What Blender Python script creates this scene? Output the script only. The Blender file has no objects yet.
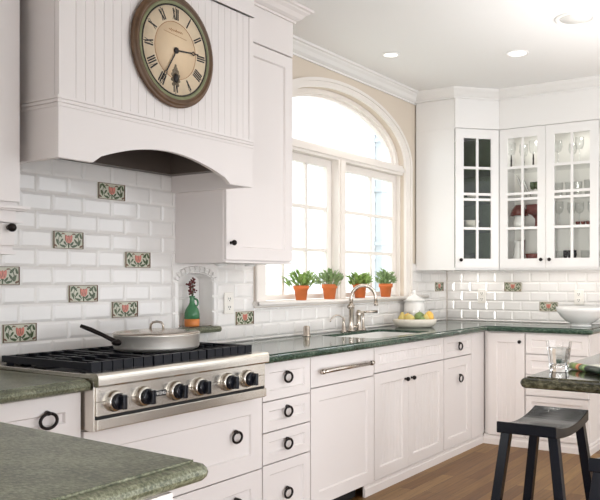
import bpy, bmesh, math, random
from mathutils import Vector, Matrix
random.seed(7)
PI = math.pi
C = bpy.context.scene.collection

# ------------------------------------------------------------------ materials
def mat(name, col, rough=.5, metal=0., spec=.5, vary=0., vscale=8., bump=0., bscale=60., coat=0., trans=0., ior=1.45, emit=None, estr=0.):
    m = bpy.data.materials.new(name); m.use_nodes = True
    nt = m.node_tree; b = nt.nodes['Principled BSDF']
    b.inputs['Base Color'].default_value = (*col, 1); b.inputs['Roughness'].default_value = rough
    b.inputs['Metallic'].default_value = metal; b.inputs['Specular IOR Level'].default_value = spec
    b.inputs['Coat Weight'].default_value = coat; b.inputs['Transmission Weight'].default_value = trans
    b.inputs['IOR'].default_value = ior
    if emit: b.inputs['Emission Color'].default_value = (*emit, 1); b.inputs['Emission Strength'].default_value = estr
    tc = nt.nodes.new('ShaderNodeTexCoord')
    if vary > 0:
        n = nt.nodes.new('ShaderNodeTexNoise'); n.inputs['Scale'].default_value = vscale; n.inputs['Detail'].default_value = 4
        nt.links.new(tc.outputs['Object'], n.inputs['Vector'])
        mx = nt.nodes.new('ShaderNodeMix'); mx.data_type = 'RGBA'
        mx.inputs[6].default_value = (*[c * (1 - vary) for c in col], 1)
        mx.inputs[7].default_value = (*[min(1, c * (1 + vary)) for c in col], 1)
        nt.links.new(n.outputs['Fac'], mx.inputs[0]); nt.links.new(mx.outputs[2], b.inputs['Base Color'])
    if bump > 0:
        n = nt.nodes.new('ShaderNodeTexNoise'); n.inputs['Scale'].default_value = bscale
        nt.links.new(tc.outputs['Object'], n.inputs['Vector'])
        bp = nt.nodes.new('ShaderNodeBump'); bp.inputs['Strength'].default_value = bump; bp.inputs['Distance'].default_value = .01
        nt.links.new(n.outputs['Fac'], bp.inputs['Height']); nt.links.new(bp.outputs['Normal'], b.inputs['Normal'])
    return m

def granite(name, cols, rough=.12, scale=90.):
    m = mat(name, cols[1], rough, spec=.5)
    nt = m.node_tree; b = nt.nodes['Principled BSDF']
    tc = nt.nodes.new('ShaderNodeTexCoord')
    n = nt.nodes.new('ShaderNodeTexNoise'); n.inputs['Scale'].default_value = scale; n.inputs['Detail'].default_value = 6; n.inputs['Roughness'].default_value = .75
    n2 = nt.nodes.new('ShaderNodeTexNoise'); n2.inputs['Scale'].default_value = scale * .12; n2.inputs['Detail'].default_value = 3
    mp = nt.nodes.new('ShaderNodeMapping'); mp.inputs['Scale'].default_value = (1, .45, 1); mp.inputs['Rotation'].default_value = (0, 0, .5)
    nt.links.new(tc.outputs['Object'], mp.inputs['Vector'])
    nt.links.new(mp.outputs['Vector'], n.inputs['Vector']); nt.links.new(mp.outputs['Vector'], n2.inputs['Vector'])
    ad = nt.nodes.new('ShaderNodeMath'); ad.operation = 'MULTIPLY_ADD'; ad.inputs[1].default_value = .35
    sb = nt.nodes.new('ShaderNodeMath'); sb.operation = 'SUBTRACT'; sb.inputs[1].default_value = .175
    nt.links.new(n2.outputs['Fac'], ad.inputs[0]); nt.links.new(n.outputs['Fac'], ad.inputs[2]); nt.links.new(ad.outputs[0], sb.inputs[0])
    r = nt.nodes.new('ShaderNodeValToRGB'); e = r.color_ramp.elements
    e[0].position = .36; e[0].color = (*cols[0], 1); e[1].position = .66; e[1].color = (*cols[2], 1)
    x = e.new(.5); x.color = (*cols[1], 1)
    nt.links.new(sb.outputs[0], r.inputs['Fac']); nt.links.new(r.outputs['Color'], b.inputs['Base Color'])
    return m

def thin_glass(name, tint=(.97, .99, .98), refl=1.0, rough=.02):
    m = bpy.data.materials.new(name); m.use_nodes = True; nt = m.node_tree
    nt.nodes.remove(nt.nodes['Principled BSDF']); out = nt.nodes['Material Output']
    t = nt.nodes.new('ShaderNodeBsdfTransparent'); t.inputs['Color'].default_value = (*tint, 1)
    g = nt.nodes.new('ShaderNodeBsdfGlossy'); g.inputs['Roughness'].default_value = rough
    f = nt.nodes.new('ShaderNodeLayerWeight'); f.inputs['Blend'].default_value = .5
    pw = nt.nodes.new('ShaderNodeMath'); pw.operation = 'POWER'; pw.inputs[1].default_value = 5
    nt.links.new(f.outputs['Facing'], pw.inputs[0])
    ml = nt.nodes.new('ShaderNodeMath'); ml.operation = 'MULTIPLY_ADD'; ml.inputs[1].default_value = .9; ml.inputs[2].default_value = .045 * refl
    mx = nt.nodes.new('ShaderNodeMixShader')
    nt.links.new(pw.outputs[0], ml.inputs[0]); nt.links.new(ml.outputs[0], mx.inputs[0])
    nt.links.new(t.outputs[0], mx.inputs[1]); nt.links.new(g.outputs[0], mx.inputs[2]); nt.links.new(mx.outputs[0], out.inputs['Surface'])
    return m

def wood_floor():
    m = mat('oak_planks', (.2, .11, .06), .42, spec=.35)
    nt = m.node_tree; b = nt.nodes['Principled BSDF']
    tc = nt.nodes.new('ShaderNodeTexCoord')
    br = nt.nodes.new('ShaderNodeTexBrick'); br.inputs['Scale'].default_value = 1
    br.inputs['Brick Width'].default_value = 1.1; br.inputs['Row Height'].default_value = .085; br.inputs['Mortar Size'].default_value = .0012
    br.inputs['Color1'].default_value = (.165, .072, .018, 1); br.inputs['Color2'].default_value = (.31, .175, .06, 1); br.inputs['Mortar'].default_value = (.06, .03, .015, 1)
    br.offset = .37
    nt.links.new(tc.outputs['Object'], br.inputs['Vector'])
    mp = nt.nodes.new('ShaderNodeMapping'); mp.inputs['Scale'].default_value = (2.2, 28, 1)
    nt.links.new(tc.outputs['Object'], mp.inputs['Vector'])
    n = nt.nodes.new('ShaderNodeTexNoise'); n.inputs['Scale'].default_value = 2; n.inputs['Detail'].default_value = 5
    nt.links.new(mp.outputs['Vector'], n.inputs['Vector'])
    mx = nt.nodes.new('ShaderNodeMix'); mx.data_type = 'RGBA'; mx.blend_type = 'MULTIPLY'; mx.inputs[0].default_value = .55
    rr = nt.nodes.new('ShaderNodeValToRGB'); rr.color_ramp.elements[0].position = .3; rr.color_ramp.elements[0].color = (.45, .42, .38, 1); rr.color_ramp.elements[1].position = .65
    nt.links.new(n.outputs['Fac'], rr.inputs['Fac'])
    nt.links.new(br.outputs['Color'], mx.inputs[6]); nt.links.new(rr.outputs['Color'], mx.inputs[7]); nt.links.new(mx.outputs[2], b.inputs['Base Color'])
    return m

M = {}
M['cab'] = mat('cabinet_paint', (.80, .75, .73), .38)
M['cabin'] = mat('cabinet_interior', (.82, .80, .76), .5)
M['sage'] = mat('cabinet_interior_reflection_green', (.12, .165, .085), .5, vary=.35, vscale=9)  # mottled green puts the dim pane reflections into the interior colour
M['wall'] = mat('wall_paint_cream', (.70, .61, .51), .6)
M['ceil'] = mat('ceiling_paint', (.87, .865, .86), .7)
M['trim_lit_cab'] = mat('trim_and_lit_cab_paint', (.85, .835, .82), .35)  # also on the glazed cabinets, where the whiter tone stands for stronger light
M['win'] = mat('window_paint', (.84, .79, .74), .35)
M['tile'] = mat('tile_glaze', (.83, .80, .775), .14, vary=.03, vscale=14, bump=.05, bscale=22, coat=.3)
M['grout'] = mat('tile_grout', (.76, .73, .69), .8)
M['backwall'] = mat('wall_paint_blue_grey', (.56, .58, .60), .6)
M['sagetile'] = mat('accent_glaze', (.56, .55, .44), .2, vary=.15, vscale=40)
M['leafink'] = mat('accent_leaf', (.07, .10, .045), .25)
M['pinkink'] = mat('accent_flower', (.62, .22, .17), .25, vary=.2, vscale=60)
M['brownink'] = mat('accent_line', (.16, .08, .04), .3)
M['stone'] = granite('green_granite', ((.008, .022, .015), (.032, .066, .046), (.12, .165, .125)), .09)
M['stone2'] = granite('green_granite_honed', ((.055, .062, .038), (.155, .163, .105), (.30, .305, .22)), .30, 150)
M['stone3'] = granite('dark_granite', ((.007, .007, .004), (.028, .027, .016), (.10, .092, .058)), .10)
M['steel'] = mat('stainless', (.70, .66, .60), .27, 1., vary=.05, vscale=30)
M['steel2'] = mat('brushed_nickel', (.55, .49, .43), .25, 1.)
M['iron'] = mat('cast_iron', (.006, .007, .012), .45, spec=.3)
M['black'] = mat('black_plastic', (.008, .009, .014), .18)
M['dark'] = mat('dark_void', (.01, .01, .01), .7)
M['bronze'] = mat('dark_bronze', (.018, .013, .012), .32, .6)
M['hoodin'] = mat('hood_liner', (.13, .105, .09), .4, .3)
M['stool'] = mat('black_lacquer', (.004, .005, .008), .16, spec=.3)
M['floor'] = wood_floor()
M['terra'] = mat('terracotta', (.72, .19, .055), .7, vary=.15, vscale=18)
M['soil'] = mat('potting_soil', (.05, .03, .02), .9, bump=.4)
M['leaf'] = mat('jade_leaf', (.26, .40, .10), .4, vary=.65, vscale=45)
M['leaf2'] = mat('grey_green_leaf', (.25, .36, .15), .4, vary=.8, vscale=60)
M['porc'] = mat('white_porcelain', (.86, .85, .83), .12, coat=.3)
M['glass'] = thin_glass('pane_glass')
M['cabglass'] = thin_glass('cabinet_pane_glass', (.98, .99, .985), .4)
M['crystal'] = thin_glass('crystal', (.975, .98, .98), 1.5)
M['wglass'] = mat('tumbler_glass', (1, 1, 1), .0, trans=1., ior=1.45)
M['water'] = mat('water', (1, 1, 1), .0, trans=1., ior=1.33)
M['clockrim'] = mat('clock_rim_wood', (.125, .068, .034), .35, vary=.55, vscale=20)
M['patina'] = mat('clock_green_patina', (.21, .22, .115), .5, vary=.35, vscale=25)
M['clockface'] = mat('clock_face_paper', (.78, .64, .46), .6, vary=.14, vscale=26)
M['clockmid'] = mat('clock_centre_paper', (.78, .60, .40), .6, vary=.12, vscale=12)
M['ink'] = mat('clock_ink', (.012, .008, .008), .5)
M['rust'] = mat('clock_line', (.42, .2, .08), .6)
M['ivory'] = mat('outlet_ivory', (.86, .82, .76), .35)
M['maroon'] = mat('maroon_glaze', (.15, .04, .035), .25, vary=.4, vscale=25)
M['vgreen'] = mat('vase_green_glaze', (.07, .21, .10), .15, vary=.4, vscale=35)
M['vorange'] = mat('vase_orange', (.72, .24, .06), .4)
M['petal'] = mat('dark_red_petal', (.13, .025, .025), .6, vary=.5, vscale=60)
M['lemon'] = mat('lemon_skin', (.80, .50, .10), .4, bump=.1, bscale=120)
M['pear'] = mat('pear_skin', (.60, .48, .16), .4, vary=.2, vscale=30)
M['artich'] = mat('green_fruit', (.20, .28, .10), .5, vary=.4, vscale=40)
M['cream'] = mat('cream_pottery', (.80, .74, .64), .3, vary=.12, vscale=25)
M['lamp'] = mat('lamp_lens', (1, 1, 1), .5, emit=(1., .97, .93), estr=.62)
M['lampoff'] = mat('lamp_lens_off', (.80, .79, .77), .5)
M['magcover'] = mat('magazine_green', (.24, .30, .11), .35, vary=.3, vscale=20)
M['magorange'] = mat('magazine_orange', (.72, .28, .14), .35)
M['magdark'] = mat('magazine_dark', (.03, .05, .03), .3)
M['paper'] = mat('paper', (.85, .84, .74), .6)
M['siding'] = mat('pale_siding', (.90, .915, .93), .7)
M['downspout'] = mat('grey_downspout', (.50, .54, .58), .5)
M['badgew'] = mat('badge_letters', (.82, .80, .77), .5)
M['sink'] = mat('sink_enamel', (.88, .87, .85), .15)

# ------------------------------------------------------------------ mesh helpers
class MB:
    def __init__(s): s.v = []; s.f = []; s.m = []; s.sm = []
    def add(s, vs, fs, mi=0, smooth=False):
        o = len(s.v); s.v += [tuple(v) for v in vs]
        for f in fs: s.f.append([i + o for i in f]); s.m.append(mi); s.sm.append(smooth)
        return s
    def box(s, x0, x1, y0, y1, z0, z1, mi=0):
        v = [(x, y, z) for x in (x0, x1) for y in (y0, y1) for z in (z0, z1)]
        return s.add(v, [(0, 1, 3, 2), (4, 6, 7, 5), (0, 4, 5, 1), (2, 3, 7, 6), (0, 2, 6, 4), (1, 5, 7, 3)], mi)
    def fbox(s, F, a0, a1, n0, n1, z0, z1, mi=0):
        v = [F(a, n, z) for a in (a0, a1) for n in (n0, n1) for z in (z0, z1)]
        return s.add(v, [(0, 1, 3, 2), (4, 6, 7, 5), (0, 4, 5, 1), (2, 3, 7, 6), (0, 2, 6, 4), (1, 5, 7, 3)], mi)
    def frustum(s, F, a0, a1, z0, z1, n0, n1, ins, mi=0):
        i = min(ins, (a1 - a0) * .4, (z1 - z0) * .4)
        v = [F(a0, n0, z0), F(a1, n0, z0), F(a1, n0, z1), F(a0, n0, z1), F(a0 + i, n1, z0 + i), F(a1 - i, n1, z0 + i), F(a1 - i, n1, z1 - i), F(a0 + i, n1, z1 - i)]
        return s.add(v, [(3, 2, 1, 0), (4, 5, 6, 7), (0, 1, 5, 4), (1, 2, 6, 5), (2, 3, 7, 6), (3, 0, 4, 7)], mi)
    def lathe(s, prof, c=(0, 0, 0), seg=24, mi=0, sx=1., sy=1., smooth=True, T=None, cap=True):
        vs = []; fs = []; n = len(prof)
        for i in range(seg):
            a = 2 * PI * i / seg
            for r, z in prof:
                p = Vector((r * math.cos(a) * sx, r * math.sin(a) * sy, z))
                if T is not None: p = T @ p
                vs.append((p.x + c[0], p.y + c[1], p.z + c[2]))
        for i in range(seg):
            j = (i + 1) % seg
            for k in range(n - 1): fs.append((i * n + k, j * n + k, j * n + k + 1, i * n + k + 1))
        if cap and prof[0][0] > 1e-6: fs.append([i * n for i in range(seg)][::-1])
        if cap and prof[-1][0] > 1e-6: fs.append([i * n + n - 1 for i in range(seg)])
        return s.add(vs, fs, mi, smooth)
    def tube(s, pts, r, seg=8, mi=0, smooth=True, closed=False, sq=None):
        P = [Vector(p) for p in pts]; n = len(P); R = r if isinstance(r, (list, tuple)) else [r] * n
        vs = []; fs = []; up = None
        for i, p in enumerate(P):
            a = P[(i - 1) % n] if (closed or i > 0) else p; b = P[(i + 1) % n] if (closed or i < n - 1) else p
            t = (b - a).normalized()
            if up is None:
                up = Vector((0, 0, 1)) if abs(t.z) < .9 else Vector((1, 0, 0))
            u = (up - t * up.dot(t)).normalized(); w = t.cross(u); up = u
            for k in range(seg):
                an = 2 * PI * (k + .5) / seg
                q = p + (u * math.cos(an) + w * math.sin(an)) * R[i]
                vs.append(q)
        m = n if closed else n - 1
        for i in range(m):
            j = (i + 1) % n
            for k in range(seg):
                l = (k + 1) % seg
                fs.append((i * seg + k, i * seg + l, j * seg + l, j * seg + k))
        if not closed: fs.append(list(range(seg))[::-1]); fs.append([(n - 1) * seg + k for k in range(seg)])
        return s.add(vs, fs, mi, smooth)
    def prism(s, poly, f0, f1, mi=0):
        n = len(poly); v = [f0(*p) for p in poly] + [f1(*p) for p in poly]
        fs = [list(range(n))[::-1], list(range(n, 2 * n))] + [(i, (i + 1) % n, n + (i + 1) % n, n + i) for i in range(n)]
        return s.add(v, fs, mi)
    def fill(s, loops, fn, mi=0):
        bm = bmesh.new()
        for L in loops:
            vs = [bm.verts.new((p[0], p[1], 0)) for p in L]
            for i in range(len(vs)): bm.edges.new((vs[i], vs[(i + 1) % len(vs)]))
        bmesh.ops.triangle_fill(bm, use_beauty=True, edges=bm.edges[:], normal=(0, 0, 1))
        bm.verts.index_update()
        s.add([fn(v.co.x, v.co.y) for v in bm.verts], [[v.index for v in f.verts] for f in bm.faces], mi)
        bm.free(); return s
    def band(s, loop, f0, f1, mi=0, closed=True):
        n = len(loop); v = [f0(*p) for p in loop] + [f1(*p) for p in loop]
        return s.add(v, [(i, (i + 1) % n, n + (i + 1) % n, n + i) for i in range(n if closed else n - 1)], mi)
    def ball(s, c, r, seg=10, rings=7, mi=0, T=None, sc=(1, 1, 1)):
        prof = [(max(0, math.sin(PI * i / rings)), -math.cos(PI * i / rings)) for i in range(rings + 1)]
        prof[0] = (0, -1); prof[-1] = (0, 1)
        S = Matrix.Diagonal((r * sc[0], r * sc[1], r * sc[2])); S = (T @ S) if T is not None else S
        return s.lathe(prof, c, seg, mi, T=S)
    def build(s, name, mats, parent=None, bevel=0., local=False, weld=True):
        me = bpy.data.meshes.new(name)
        o0 = Vector((0, 0, 0)) if (parent is None or local) else wloc(parent)
        me.from_pydata([tuple(Vector(v) - o0) for v in s.v], [], s.f)
        if not isinstance(mats, (list, tuple)): mats = [mats]
        for m in mats: me.materials.append(m)
        me.polygons.foreach_set('material_index', s.m); me.polygons.foreach_set('use_smooth', s.sm)
        bm = bmesh.new(); bm.from_mesh(me)
        if weld: bmesh.ops.remove_doubles(bm, verts=bm.verts[:], dist=1e-5)
        bmesh.ops.recalc_face_normals(bm, faces=bm.faces[:]); bm.to_mesh(me); bm.free()
        o = bpy.data.objects.new(name, me); C.objects.link(o)
        if parent is not None: o.parent = parent
        if bevel > 0:
            b = o.modifiers.new('edge', 'BEVEL'); b.width = bevel; b.segments = 2; b.limit_method = 'ANGLE'; b.angle_limit = math.radians(50)
        return o

def wloc(o):
    l = Vector(o.location)
    while o.parent is not None: o = o.parent; l += Vector(o.location)
    return l

def tag(o, label=None, cat=None, group=None, kind=None):
    if label: o['label'] = label
    if cat: o['category'] = cat
    if group: o['group'] = group
    if kind: o['kind'] = kind
    return o
def thing(name, label, cat, loc=(0, 0, 0), group=None, kind=None, rz=0):
    o = bpy.data.objects.new(name, None); C.objects.link(o); o.location = loc; o.rotation_euler = (0, 0, rz)
    o.empty_display_size = .05
    return tag(o, label, cat, group, kind)
def copy_tree(o, parent=None):
    c = o.copy(); C.objects.link(c)
    if parent is not None: c.parent = parent
    for ch in list(o.children): copy_tree(ch, c)
    return c

# frames: a = along the face, n = out of the face into the room, z = up
def FA(Y): return lambda a, n, z: (a, Y - n, z)
def FB(X): return lambda a, n, z: (X - n, a, z)
D0 = Vector((5.377, 2.594)); D1 = Vector((5.64, 2.325)); DE = (D1 - D0).normalized(); DN = Vector((DE.y, -DE.x)); DL = (D1 - D0).length
def FD(a, n, z):
    p = D0 + DE * a + DN * n
    return (p.x, p.y, z)

YW, XW = 2.95, 5.95
YF, XF = 2.378, 5.42
ZC = 2.775
ZT = .914
H = 1.275

def bead_profile(a0, a1, base, pitch=.04, g=.0035, d=.0025):
    n = max(1, round((a1 - a0) / pitch)); p = (a1 - a0) / n
    out = [(a0, base)]
    for i in range(1, n):
        c = a0 + i * p
        out += [(c - g, base), (c - g * .3, base - d), (c + g * .3, base - d), (c + g, base)]
    out.append((a1, base)); return out

def shaker(F, a0, a1, z0, z1, name, parent, rail=.05, n0=.0, t=.02, rec=.010, bead=None, m='cab', label=None, bev=.006):
    b = MB(); ia0, ia1, iz0, iz1 = a0 + rail, a1 - rail, z0 + rail, z1 - rail
    T, Rn = n0 + t, n0 + t - rec
    o = [F(a0, T, z0), F(a1, T, z0), F(a1, T, z1), F(a0, T, z1)]
    i1 = [F(ia0, T, iz0), F(ia1, T, iz0), F(ia1, T, iz1), F(ia0, T, iz1)]
    e = bev
    i2 = [F(ia0 + e, Rn, iz0 + e), F(ia1 - e, Rn, iz0 + e), F(ia1 - e, Rn, iz1 - e), F(ia0 + e, Rn, iz1 - e)]
    k = [F(a0, n0 - .011, z0), F(a1, n0 - .011, z0), F(a1, n0 - .011, z1), F(a0, n0 - .011, z1)]
    q = [(0, 1, 5, 4), (1, 2, 6, 5), (2, 3, 7, 6), (3, 0, 4, 7)]
    b.add(o + i1, q); b.add(i1 + i2, q); b.add(k + o, q); b.add(k, [(3, 2, 1, 0)])
    if bead:
        pr = bead_profile(ia0 + e, ia1 - e, Rn, bead)
        v = [F(a, n, iz0 + e) for a, n in pr] + [F(a, n, iz1 - e) for a, n in pr]; L = len(pr)
        b.add(v, [(i, i + 1, L + i + 1, L + i) for i in range(L - 1)])
    else: b.add(i2, [(0, 1, 2, 3)])
    ob = b.build(name, M[m], parent)
    if label: ob['label'] = label
    return ob

def ring_pull(F, a, z, parent, n=.02, r=.024):
    b = MB()
    c = Vector(F(a, n + .013, z)); A = (Vector(F(1, 0, 0)) - Vector(F(0, 0, 0))).normalized()
    N = (Vector(F(0, 1, 0)) - Vector(F(0, 0, 0))).normalized()
    pts = [c + A * r * 1.25 * math.cos(2 * PI * i / 20) + Vector((0, 0, 1)) * r * math.sin(2 * PI * i / 20) for i in range(20)]
    b.tube(pts, .0058, 8, closed=True)
    top = Vector(F(a, n, z + r))
    b.tube([top, top + N * .014, top + N * .018], [.010, .008, .006], 10)
    b.ball(top + N * .014, .0075)
    o = b.build('ring_pull', M['bronze'], parent); o['label'] = 'dark bronze ring pull'; return o

def knob(F, a, z, parent, n=.02, r=.014):
    b = MB(); N = (Vector(F(0, 1, 0)) - Vector(F(0, 0, 0))).normalized(); p = Vector(F(a, n, z))
    b.tube([p, p + N * .004, p + N * .016], [.009, .006, .006], 10)
    b.ball(p + N * .022, r, 12, 8)
    o = b.build('knob', M['bronze'], parent); o['label'] = 'round dark bronze knob'; return o

def offset_poly(P, ds, closed=True):
    n = len(P); out = []
    for i in range(n):
        p = Vector(P[i])
        if closed or 0 < i < n - 1:
            a = Vector(P[(i - 1) % n]); c = Vector(P[(i + 1) % n])
            t1 = (p - a).normalized(); t2 = (c - p).normalized()
            n1 = Vector((t1.y, -t1.x)); n2 = Vector((t2.y, -t2.x)); d1 = ds[(i - 1) % n]; d2 = ds[i % n]
            cr = t1.x * t2.y - t1.y * t2.x
            if abs(cr) < 1e-6: q = p + n1 * d1
            else:
                A = p + n1 * d1; B = p + n2 * d2
                s = ((B - A).x * t2.y - (B - A).y * t2.x) / cr
                q = A + t1 * s
        else:
            t = (Vector(P[1]) - p).normalized() if i == 0 else (p - Vector(P[i - 1])).normalized()
            q = p + Vector((t.y, -t.x)) * (ds[0] if i == 0 else ds[-1])
        out.append((q.x, q.y))
    return out

EDGE = [(-.030, 0), (-.030, -.004), (-.020, -.0055), (-.009, -.009), (-.003, -.015), (0, -.023), (-.003, -.031), (-.009, -.038), (-.018, -.042)]
def slab(name, outline, wall, zt, m, parent=None, holes=(), prof=EDGE):
    """outline counter-clockwise; wall[i] True = edge i is against a wall (square)"""
    b = MB(); rings = []
    for o, dz in prof:
        rings.append((offset_poly(outline, [0 if w else o for w in wall]), zt + dz))
    for (r0, za), (r1, zb) in zip(rings, rings[1:]):
        n = len(r0)
        b.add([(*p, za) for p in r0] + [(*p, zb) for p in r1], [(i, (i + 1) % n, n + (i + 1) % n, n + i) for i in range(n)])
    b.fill([rings[0][0]] + [list(h) for h in holes], lambda x, y: (x, y, rings[0][1]))
    b.fill([rings[-1][0]] + [list(h) for h in holes], lambda x, y: (x, y, rings[-1][1]))
    for h in holes: b.band(h, lambda x, y: (x, y, rings[0][1]), lambda x, y: (x, y, rings[-1][1]))
    return b.build(name, m, parent)

def rounded(poly, idx_r, seg=6):
    out = []; n = len(poly)
    for i, p in enumerate(poly):
        r = idx_r.get(i, 0)
        if not r: out.append(p); continue
        p = Vector(p); a = Vector(poly[i - 1]); c = Vector(poly[(i + 1) % n])
        u = (a - p).normalized() * r; w = (c - p).normalized() * r
        for k in range(seg + 1):
            t = k / seg; q = (p + u) * (1 - t) ** 2 + p * 2 * t * (1 - t) + (p + w) * t * t
            out.append((q.x, q.y))
    return out

def sweep(name, path, prof, m, parent=None, kind=None):
    """profile (n, z) swept on an open plan path; n is to the right of the path"""
    b = MB(); rows = [offset_poly(path, [n] * (len(path) - 1), False) for n, z in prof]
    L = len(path); K = len(prof)
    v = [(*rows[k][i], prof[k][1]) for i in range(L) for k in range(K)]
    f = [(i * K + k, i * K + (k + 1) % K, (i + 1) * K + (k + 1) % K, (i + 1) * K + k) for i in range(L - 1) for k in range(K)]
    f += [list(range(K)), [(L - 1) * K + k for k in range(K)]]
    b.add(v, f); o = b.build(name, m, parent)
    if kind: o['kind'] = kind
    return o
def crown_prof(z0=2.69, z1=ZC, p=.085):
    h = z1 - z0
    return [(0, z0), (.012, z0), (.012, z0 + h * .14), (.02, z0 + h * .18), (.034, z0 + h * .30), (.05, z0 + h * .55), (.066, z0 + h * .70), (.07, z0 + h * .78), (p, z0 + h * .82), (p, z1 - .0005), (0, z1 - .0005)]

# ------------------------------------------------------------------ setting
o = MB().box(-1.6, 6.1, -2.6, 3.1, -.05, 0).build('floor', M['floor']); o['kind'] = 'structure'
o = MB().box(-1.6, 6.1, -2.6, 3.1, ZC, ZC + .08).build('ceiling', M['ceil']); o['kind'] = 'structure'

WX, WA, WB, WZ = 4.34, .85, .40, 2.17          # window opening: centre, half width, arch rise, springline
SILL = 1.141
def arch(cx, a, b, zs, n=32, lo=None):
    pts = [(cx + a * math.cos(PI * i / n), zs + b * math.sin(PI * i / n)) for i in range(n + 1)]
    if lo is not None: pts = [(cx + a, lo)] + pts + [(cx - a, lo)]
    return pts
win_loop = arch(WX, WA, WB, WZ, 32, SILL - .015)
NX, NA, NB, NZ, NS = 2.928, .124, .045, 1.262, 1.018   # niche
niche_loop = arch(NX, NA, NB, NZ, 14, NS)
outer = [(.2, 0), (XW + .15, 0), (XW + .15, ZC), (.2, ZC)]
b = MB()
b.fill([outer, win_loop, niche_loop], lambda x, z: (x, YW, z))
b.fill([outer, win_loop], lambda x, z: (x, YW + .15, z))
b.band(outer, lambda x, z: (x, YW, z), lambda x, z: (x, YW + .15, z))
b.band(win_loop, lambda x, z: (x, YW, z), lambda x, z: (x, YW + .15, z))
b.band(niche_loop, lambda x, z: (x, YW, z), lambda x, z: (x, YW + .09, z))
b.fill([niche_loop], lambda x, z: (x, YW + .09, z))
wallA = b.build('wall_left', M['wall']); wallA['kind'] = 'structure'
wallB = MB().box(XW, XW + .15, -.6, YW, 0, ZC).build('wall_right', M['wall']); wallB['kind'] = 'structure'

o = MB().box(-1.7, -1.6, -2.7, 3.1, 0, ZC).build('wall_back_light_block', M['backwall']); o['kind'] = 'structure'  # unseen wall added to cut light from this end; grey tempers its bounce
o = MB().box(-1.6, .2, -2.7, -2.6, 0, ZC).build('wall_front_light_block', M['trim_lit_cab']); o['kind'] = 'structure'  # unseen partial wall added to block sky light on the left part
# tile fields, with real bevelled tiles
ROW0, RH, TW = 1.0095, .0797, .155
def sub_rect(rs, h):
    out = []
    for (a0, a1, z0, z1) in rs:
        if h[0] >= a1 or h[1] <= a0 or h[2] >= z1 or h[3] <= z0: out.append((a0, a1, z0, z1)); continue
        if h[0] > a0: out.append((a0, h[0], z0, z1))
        if h[1] < a1: out.append((h[1], a1, z0, z1))
        m0, m1 = max(a0, h[0]), min(a1, h[1])
        if h[2] > z0: out.append((m0, m1, z0, h[2]))
        if h[3] < z1: out.append((m0, m1, h[3], z1))
    return out
def clip(r, c): 
    q = (max(r[0], c[0]), min(r[1], c[1]), max(r[2], c[2]), min(r[3], c[3]))
    return q if q[1] - q[0] > .006 and q[3] - q[2] > .006 else None
def tile_field(F, regions, holes, base, skip, TW=.155):
    b = MB()
    for rg in regions:
        rs = [rg]
        for h in holes: rs = sub_rect(rs, h)
        for (a0, a1, z0, z1) in rs: b.add([F(a0, .003, z0), F(a1, .003, z0), F(a1, .003, z1), F(a0, .003, z1)], [(0, 1, 2, 3)], 1)
        for k in range(-2, 12):
            tz0 = ROW0 + RH * k; off = base + (TW / 2 if k % 2 else 0)
            i0 = int((rg[0] - off) / TW) - 2; i1 = int((rg[1] - off) / TW) + 2
            for i in range(i0, i1):
                ta = off + i * TW
                if any(abs(ta - s[1]) < .03 and s[0] == k for s in skip): continue
                t = clip((ta + .0015, ta + TW - .0015, tz0 + .0015, tz0 + RH - .0015), rg)
                if not t: continue
                for q in (lambda rs: [r for r in rs if r[1] - r[0] > .006 and r[3] - r[2] > .006])(_subs([t], holes)):
                    b.frustum(F, *q, .003, .0075, .011)
    return b
def _subs(rs, holes):
    for h in holes: rs = sub_rect(rs, h)
    return rs
TB = 1.845
accA = [(k, TB + TW * (n + (.5 if k % 2 else 0))) for k, n in ((0, 0), (2, 2), (4, 4), (8, 3), (5, 1), (1, 3), (3, -1), (0, 9), (2, 25))]
accB = [(2, 1.940 + 2 * TW), (0, 1.940)]
NT = (NX - NA - .038, NX + NA + .045, NS - .022, 1.352)      # niche surround
b = tile_field(FA(YW), [(1.0, 2.79, ZT, 1.86), (2.79, 3.40, ZT, 1.40), (3.40, 5.48, ZT, 1.105), (5.30, XW, 1.105, 1.40), (5.48, XW, ZT, 1.105)], [NT], TB, accA)
o = b.build('tile_backsplash', [M['tile'], M['grout']], wallA); o['label'] = 'white bevelled subway tiles in running bond'
b = tile_field(FB(XW), [(1.25, YW - .011, ZT, 1.40)], [], 1.940, accB)
o = b.build('tile_backsplash', [M['tile'], M['grout']], wallB); o['label'] = 'white bevelled subway tiles in running bond'

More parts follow.
